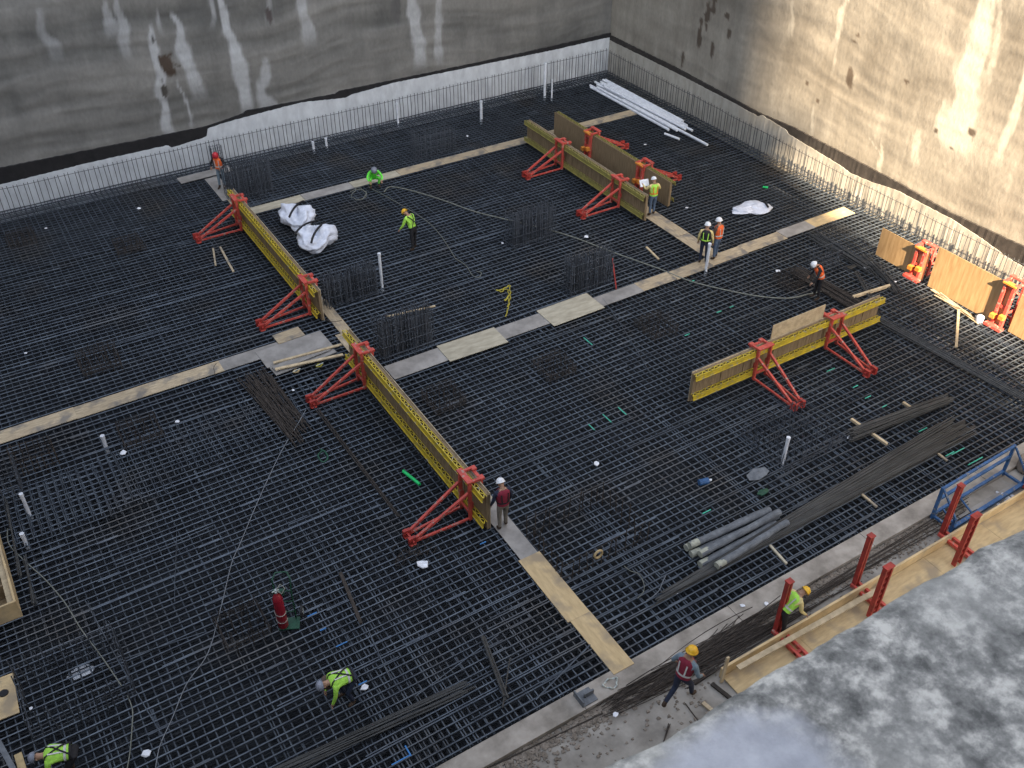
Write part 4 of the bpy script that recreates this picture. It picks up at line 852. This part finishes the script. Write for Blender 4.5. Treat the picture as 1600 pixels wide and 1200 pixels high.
mx2 = N.nodes.new('ShaderNodeMix'); mx2.data_type = 'RGBA'; N.links.new(r3.outputs[0], mx2.inputs[0]); N.links.new(mx.outputs[2], mx2.inputs[6]); bp_ = N.nodes.new('ShaderNodeBump'); bp_.inputs['Strength'].default_value = .5; bp_.inputs['Distance'].default_value = .012; N.links.new(nz(60, 8, .7), bp_.inputs['Height']); N.links.new(bp_.outputs[0], b.inputs['Normal'])
r4 = N.nodes.new('ShaderNodeValToRGB'); N.links.new(nz(6, 6, .6, 5), r4.inputs[0]); r4.color_ramp.elements[0].position = .4; r4.color_ramp.elements[1].position = .6; r4.color_ramp.elements[0].color = (.24, .245, .27, 1); r4.color_ramp.elements[1].color = (.36, .36, .385, 1)
N.links.new(r4.outputs[0], mx2.inputs[7]); N.links.new(mx2.outputs[2], b.inputs['Base Color'])
me = bpy.data.meshes.new('concrete_ledge'); me.from_pydata(V, [], F); me.materials.append(m); me.polygons.foreach_set('use_smooth', [True] * len(F)); me.update()
o = bpy.data.objects.new('concrete_ledge', me); col.objects.link(o); tag(o, 'mottled grey and white concrete ledge right below the viewer', 'concrete ledge')

# ------------------------------------------------------------------ people
SK = {}
def cmat(n, c, rough=.8):
    if n not in M: M[n] = mat(n, c, rough, tuple(x * .75 for x in c), 14, bump=.1)
    return n
cmat('skin', (.42, .25, .17)); cmat('boots', (.07, .045, .03)); cmat('denim', (.10, .15, .24)); cmat('navy', (.02, .03, .06)); cmat('black_cloth', (.018, .018, .022)); cmat('khaki', (.20, .18, .15))
cmat('lime', (.42, .80, .10)); cmat('hi_green', (.16, .85, .08)); cmat('hi_orange', (.90, .16, .04)); cmat('maroon', (.24, .02, .045)); cmat('pale_yellow', (.75, .62, .28)); cmat('reflect', (.62, .62, .60)); cmat('grey_blue', (.20, .27, .33)); cmat('brown_cloth', (.11, .075, .06))
M['hat_white'] = mat('white_hard_hat', (.80, .82, .85), .3, (.7, .72, .75)); M['hat_yellow'] = mat('yellow_hard_hat', (.85, .50, .04), .3, (.75, .42, .03)); M['hat_red'] = mat('red_hard_hat', (.55, .03, .05), .35); M['hat_grey'] = mat('grey_hard_hat', (.25, .27, .33), .4); M['eye'] = mat('dark_eye', (.02, .015, .01), .3)
M['teal'] = mat('work_glove', (.05, .05, .05), .8)
def person(px, py, label, heading, hat, top, legs, vest=None, pose='stand', s=1.0, z=0.03, vest_hi='reflect', harness=False, arms=None, hood=False, boots='boots', gloves='skin', loc=None):
    c = Vector(loc) if loc else g(px, py, z); fwd = Vector(heading).normalized(); rz = math.atan2(-fwd.x, fwd.y)
    t = empty('person', (c.x, c.y, z if not loc else c.z), rz); t.scale = (s, s, s); tag(t, label, 'person', 'site workers')
    pz = .95; pitch = 3; L = {}
    feet = {-1: ((-.10, .02, .50), (-.11, -.03, .09), (-.13, .13, .04)), 1: ((.10, .06, .50), (.12, .06, .09), (.15, .22, .04))}
    hipy = 0
    A = {-1: ((-.07, .02, -.29), (-.01, .12, -.24)), 1: ((.07, .02, -.29), (.01, .12, -.24))}
    headp = 10
    if pose == 'look': headp = 35
    if pose == 'read': A = {-1: ((-.10, .10, -.26), (.10, .24, .06)), 1: ((.10, .10, -.26), (-.02, .22, .10))}; headp = 25
    if pose == 'hips': A = {-1: ((-.20, -.04, -.22), (.12, .10, -.16)), 1: ((.12, .06, -.27), (-.04, .20, -.08))}
    if pose == 'bend': pitch = 42; headp = 40; A = {-1: ((-.05, .08, -.28), (.02, .16, -.20)), 1: ((.05, .02, -.28), (.0, .18, -.20))}
    if pose == 'lean': pitch = 24; headp = 45; A = {-1: ((-.08, .08, -.27), (.0, .16, -.20)), 1: ((.08, .0, -.28), (.0, .14, -.22))}
    if pose == 'deep':
        pitch = 82; pz = .88; hipy = -.18; headp = 30; A = {-1: ((-.03, .06, -.27), (.03, .08, -.25)), 1: ((.03, .04, -.28), (-.02, .10, -.24))}
        feet = {-1: ((-.14, .05, .47), (-.16, -.08, .09), (-.18, .09, .04)), 1: ((.14, .10, .48), (.16, .02, .09), (.19, .19, .04))}
    if pose == 'crouch':
        pitch = 38; pz = .38; hipy = -.12; headp = 25; A = {-1: ((-.12, .16, -.18), (.06, .22, -.08)), 1: ((.12, .16, -.18), (-.06, .22, -.08))}
        feet = {-1: ((-.22, .28, .50), (-.18, .08, .09), (-.21, .25, .04)), 1: ((.20, .30, .48), (.17, .10, .09), (.20, .27, .04))}
    if pose == 'stride':
        pitch = 10; pz = .90; feet = {-1: ((-.09, -.06, .50), (-.10, -.42, .14), (-.11, -.30, .03)), 1: ((.10, .22, .52), (.11, .30, .09), (.12, .46, .04))}
        A = {-1: ((-.14, -.04, -.27), (-.04, .14, -.20)), 1: ((.10, .02, -.28), (-.02, .18, -.14))}
    if arms: A = arms
    P0 = Vector((0, hipy, pz)); Q = Matrix.Rotation(-R(pitch), 3, 'X')
    up = lambda v: P0 + Q @ Vector(v)
    spine = up((0, 0, .20)); chest = up((0, .0, .40)); neck = up((0, 0, .56)); Qh = Matrix.Rotation(-R(pitch * .6 + headp), 3, 'X')
    jaw = neck + Qh @ Vector((0, .015, .07)); crown = neck + Qh @ Vector((0, .015, .19))
    vs = [P0, spine, chest, neck, jaw, crown]; es = [(0, 1), (1, 2), (2, 3), (3, 4), (4, 5)]; rr = [(.155, .115), (.150, .11), (.175, .12), (.060, .06), (.072, .082), (.080, .092)]; cl = ['legs', 'top', 'top', 'skin', 'skin', 'skin']
    hands = []
    for sd in (-1, 1):
        k = len(vs); sh = up((sd * .20, 0, .47)); el = sh + Vector(A[sd][0]); wr = el + Vector(A[sd][1]); d = (wr - el).normalized(); pm = wr + d * .07
        vs += [sh, el, wr, pm]; es += [(2, k), (k, k + 1), (k + 1, k + 2), (k + 2, k + 3)]; rr += [(.072, .072), (.050, .050), (.034, .034), (.038, .024)]; cl += ['top', 'top', 'hand', 'hand']; hands.append((sd, wr, pm, d))
        k = len(vs); kn, an, to = (Vector(v) for v in feet[sd]); hp = P0 + Vector((sd * .10, 0, -.04))
        vs += [hp, kn, an, to]; es += [(0, k), (k, k + 1), (k + 1, k + 2), (k + 2, k + 3)]; rr += [(.098, .098), (.066, .066), (.050, .050), (.046, .036)]; cl += ['legs', 'legs', 'boots', 'boots']
    me = bpy.data.meshes.new('tmp'); me.from_pydata([tuple(v) for v in vs], es, []); ob = bpy.data.objects.new('tmp', me); col.objects.link(ob)
    sk = ob.modifiers.new('s', 'SKIN'); sk.use_smooth_shade = True; sv = me.skin_vertices[0].data
    for i, r_ in enumerate(rr): sv[i].radius = r_; sv[i].use_root = (i == 0)
    sub = ob.modifiers.new('u', 'SUBSURF'); sub.levels = 2
    dg = bpy.context.evaluated_depsgraph_get(); em = bpy.data.meshes.new_from_object(ob.evaluated_get(dg)); bpy.data.objects.remove(ob); bpy.data.meshes.remove(me)
    names = {'legs': legs, 'top': top, 'skin': 'skin', 'hand': gloves, 'boots': boots}; slots = list(dict.fromkeys(names.values()))
    B = MB(); B.v = [tuple(v.co) for v in em.vertices]; B.f = [tuple(p.vertices) for p in em.polygons]; B.mats = list(slots)
    SV = [Vector(v) for v in vs]
    for p in em.polygons:
        cc = p.center; best = 1e9; kk = 0
        for (a, b) in es:
            ab = SV[b] - SV[a]; tt = max(0, min(1, (cc - SV[a]).dot(ab) / ab.length_squared)); dq = (SV[a] + ab * tt - cc).length - (.05 if {a, b} <= {0, 1, 2} else 0)
            if dq < best:
                best = dq
                if cl[a] == 'skin' and cl[b] == 'skin': kk = a
                elif cl[b] in ('hand', 'boots') and cl[a] not in ('hand', 'boots'): kk = b if tt > .93 or (cl[b] == 'boots' and tt > .78) else a
                elif cl[a] == 'legs' and cl[b] == 'top': kk = b if tt > .35 else a
                elif cl[b] == 'skin' and cl[a] == 'top': kk = b if tt > .75 else a
                else: kk = b if tt > .5 else a
                if a == 0 and cl[b] == 'legs': kk = b
        B.m.append(slots.index(names[cl[kk]]))
    for sd, wr, pm, d in hands:                             # five unequal curled fingers rooted in the palm
        ax = d.cross(Vector((0, 0, 1))); ax = ax.normalized() if ax.length > .1 else Vector((1, 0, 0)); nrm = ax.cross(d).normalized()
        for q, (o_, l_) in enumerate(((-.030, .062), (-.010, .074), (.011, .070), (.030, .055))):
            r0 = pm + ax * o_ + d * .012; B.tube([r0, r0 + d * l_ * .5 - nrm * .008, r0 + d * l_ * .8 - nrm * .034], [.0095, .009, .007], gloves, 6)
        th = wr + d * .03 + ax * (-sd) * .03; B.tube([th, th + ax * (-sd) * .028 + d * .03, th + ax * (-sd) * .03 + d * .06 - nrm * .01], [.012, .010, .008], gloves, 6)
    hc = (jaw + crown) / 2; fw = Qh @ Vector((0, 1, 0)); hu = Qh @ Vector((0, 0, 1)); rtv = Vector((1, 0, 0))
    B.add([hc + fw * .082 + hu * .02, hc + fw * .085 - hu * .025 + rtv * .015, hc + fw * .085 - hu * .025 - rtv * .015, hc + fw * .112 - hu * .022], [(0, 1, 3), (0, 3, 2), (1, 2, 3)], 'skin')
    for sd in (-1, 1):
        e_ = hc + fw * .088 + rtv * sd * .03 + hu * .018; B.tube([e_, e_ + fw * .006], .010, 'eye', 6)
        r_ = hc + rtv * sd * .078; B.tube([r_ - hu * .025, r_ + hu * .025 - fw * .01], .014, 'skin', 6)
    B.tube([hc + fw * .088 - hu * .052 - rtv * .022, hc + fw * .088 - hu * .052 + rtv * .022], .005, 'eye', 5)
    B.build('body', t, smooth=True); bpy.data.meshes.remove(em)
    # hard hat
    hb = MB(); prof = [(.150, 0), (.128, .012), (.122, .05), (.105, .09), (.07, .118), (.02, .13)]; ring = []
    oc = crown + hu * .0 - fw * .0
    for r_, z_ in prof:
        for k in range(18):
            a = 2 * math.pi * k / 18; e = 1.14 if r_ > .14 and math.sin(a) > .3 else 1.0
            ring.append(oc + rtv * r_ * .92 * math.cos(a) + fw * r_ * e * math.sin(a) + hu * (z_ - .02))
    hb.add(ring, [(i * 18 + k, i * 18 + (k + 1) % 18, (i + 1) * 18 + (k + 1) % 18, (i + 1) * 18 + k) for i in range(len(prof) - 1) for k in range(18)] + [tuple(range(18))[::-1], tuple(range(90, 108))], hat)
    hb.tube([oc + fw * (.12 * math.cos(a)) + hu * (.115 * math.sin(a) - .005) for a in np.linspace(.15, 2.9, 9)], .012, hat, 6)
    hb.build('hard_hat', t, smooth=True)
    if hood:
        hb = MB(); cc = []; 
        for j, (r_, z_) in enumerate(((.10, -.16), (.12, -.08), (.118, -.01))):
            for k in range(14): a = 2 * math.pi * k / 14; cc.append(oc + rtv * r_ * math.cos(a) + fw * r_ * math.sin(a) + hu * z_)
        hb.add(cc, [(i * 14 + k, i * 14 + (k + 1) % 14, (i + 1) * 14 + (k + 1) % 14, (i + 1) * 14 + k) for i in range(2) for k in range(14)], hat); hb.build('neck_shade', t, smooth=True)
    if vest:
        vb = MB(); rings = []; lv = [(0.03, .178, .145), (.10, .180, .145), (.20, .182, .145), (.30, .196, .150), (.40, .212, .152), (.47, .205, .145), (.52, .15, .12), (.555, .085, .08)]; n = 20
        for (h_, a_, b_) in lv:
            for k in range(n): u = 2 * math.pi * k / n; rings.append(up((a_ * math.cos(u), b_ * math.sin(u), h_)))
        vb.mats = [vest]; vb.mi(vest)
        fs = [(i * n + k, i * n + (k + 1) % n, (i + 1) * n + (k + 1) % n, (i + 1) * n + k) for i in range(len(lv) - 1) for k in range(n)]
        vb.add(rings, fs, vest); vo = vb.build('safety_vest', t, smooth=True)
        sb = MB()
        for h_ in (.12,):
            a_ = .185 + (.006 if h_ > .2 else 0); rr2 = []
            for hh in (h_, h_ + .05):
                for k in range(n): u = 2 * math.pi * k / n; rr2.append(up(((a_ + .004) * math.cos(u), (.149 + .004) * math.sin(u), hh)))
            sb.add(rr2, [(k, (k + 1) % n, n + (k + 1) % n, n + k) for k in range(n)], vest_hi)
        for sx in (-1, 1):
            for sy in (-1, 1):
                sb.add([up((sx * .085 - .018, sy * .148, .17)), up((sx * .085 + .018, sy * .148, .17)), up((sx * .10 + .018, sy * .152, .47)), up((sx * .10 - .018, sy * .152, .47))], [(0, 1, 2, 3)], vest_hi)
        sb.build('reflective_stripe', vo)
    if harness:
        hb = MB(); n = 9
        for sx in (-1, 1):
            hb.tube([up((sx * .14, -.12, .06)), up((sx * .06, -.165, .22)), up((-sx * .05, -.165, .38)), up((-sx * .12, -.10, .52)), up((-sx * .13, .02, .54)), up((-sx * .11, .155, .36)), up((-sx * .11, .145, .08))], .017, 'black', 6)
        hb.tube([up((.185 * math.cos(u), .15 * math.sin(u), .05)) for u in np.linspace(0, 6.28, 16)], .025, 'black', 6); hb.build('harness', t)
    return t, up
LFT = Vector((-.848, .53, 0)); RGT = -LFT; AWY = Vector((.53, .848, 0)); TWD = -AWY
person(349, 294, 'worker in a red hard hat and orange vest at the far main walkway end', TWD + LFT * .2, 'hat_red', 'black_cloth', 'grey_blue', 'hi_orange', 'look', s=1.02, hood=True, arms={-1: ((-.14, .04, -.25), (.10, .20, -.06)), 1: ((.14, .04, -.25), (-.10, .20, -.08))})
person(585, 291, 'crouching worker in all green high visibility clothes on the rear walkway', TWD + RGT * .3, 'hat_grey', 'hi_green', 'hi_green', None, 'crouch', s=1.05)
person(648, 391, 'worker with yellow hard hat, lime shirt and black harness on the open mat', LFT + AWY * .7, 'hat_yellow', 'lime', 'black_cloth', None, 'lean', s=1.05, harness=True)
T_, up_ = person(1018, 337, 'worker with a white hard hat and lime vest holding up a white drawing', AWY * 1.0 + LFT * .35, 'hat_white', 'pale_yellow', 'denim', 'lime', 'read', s=1.0, vest_hi='hi_orange', arms={-1: ((-.12, .12, -.18), (-.06, .20, .14)), 1: ((.14, .08, -.24), (-.08, .20, .10))})
m_ = MB(); c = T_.matrix_basis @ Vector((-.30, .38, 1.42)); m_.box((-.21, -.008, -.15), (.21, .008, .15), 'paper'); o = m_.build('drawing_sheet', loc=c); o.rotation_euler = (R(-35), 0, T_.rotation_euler.z); tag(o, 'white drawing held up by the worker in the lime vest', 'paper')
person(1097, 412, 'worker in white hard hat and black and lime vest, left of the talking pair', AWY + RGT * .3, 'hat_white', 'pale_yellow', 'navy', 'black_cloth', 'stand', s=1.02, vest_hi='lime')
person(1117, 405, 'worker with a white hard hat and orange vest, right of the talking pair', AWY * .8 + LFT * .7, 'hat_white', 'brown_cloth', 'denim', 'hi_orange', 'stand', s=1.03)
person(1275, 467, 'bent worker with a white hard hat and orange vest among the bar bundles', LFT + TWD * .1, 'hat_white', 'black_cloth', 'black_cloth', 'hi_orange', 'lean', s=1.0)
person(786, 826, 'worker in white hard hat and grey trousers beside the front yellow form', AWY + LFT * .5, 'hat_white', 'navy', 'khaki', 'maroon', 'look', s=1.03, vest_hi='black_cloth')
person(1060, 1095, 'striding worker with a yellow hard hat and maroon vest on the slab', RGT * .8 + AWY * .75, 'hat_yellow', 'grey_blue', 'navy', 'maroon', 'stride', s=1.10, z=-.08)
person(1214, 990, 'bent worker in a yellow hard hat and lime vest half hidden behind a red post', RGT + AWY * .4, 'hat_yellow', 'pale_yellow', 'black_cloth', 'lime', 'bend', s=1.0, z=-.08)
person(545, 1094, 'deeply bent worker in a lime shirt with a tool bag near the bottom edge', LFT * .9 + TWD * .55, 'hat_grey', 'lime', 'navy', 'lime', 'deep', s=1.04, harness=True)
person(118, 1212, 'deeply bent worker in lime at the bottom left corner', LFT + TWD * .3, 'hat_grey', 'lime', 'black_cloth', 'lime', 'deep', s=1.04, harness=True)
c = g(512, 1072, .55); m_ = MB(); m_.lathe([(.10, 0), (.13, .04), (.12, .28), (.09, .30)], (0, 0, 0), 'brown_cloth', 12); tag(m_.build('tool_bag', smooth=True, loc=c), 'brown tool bag hanging beside the deeply bent worker', 'tool bag')
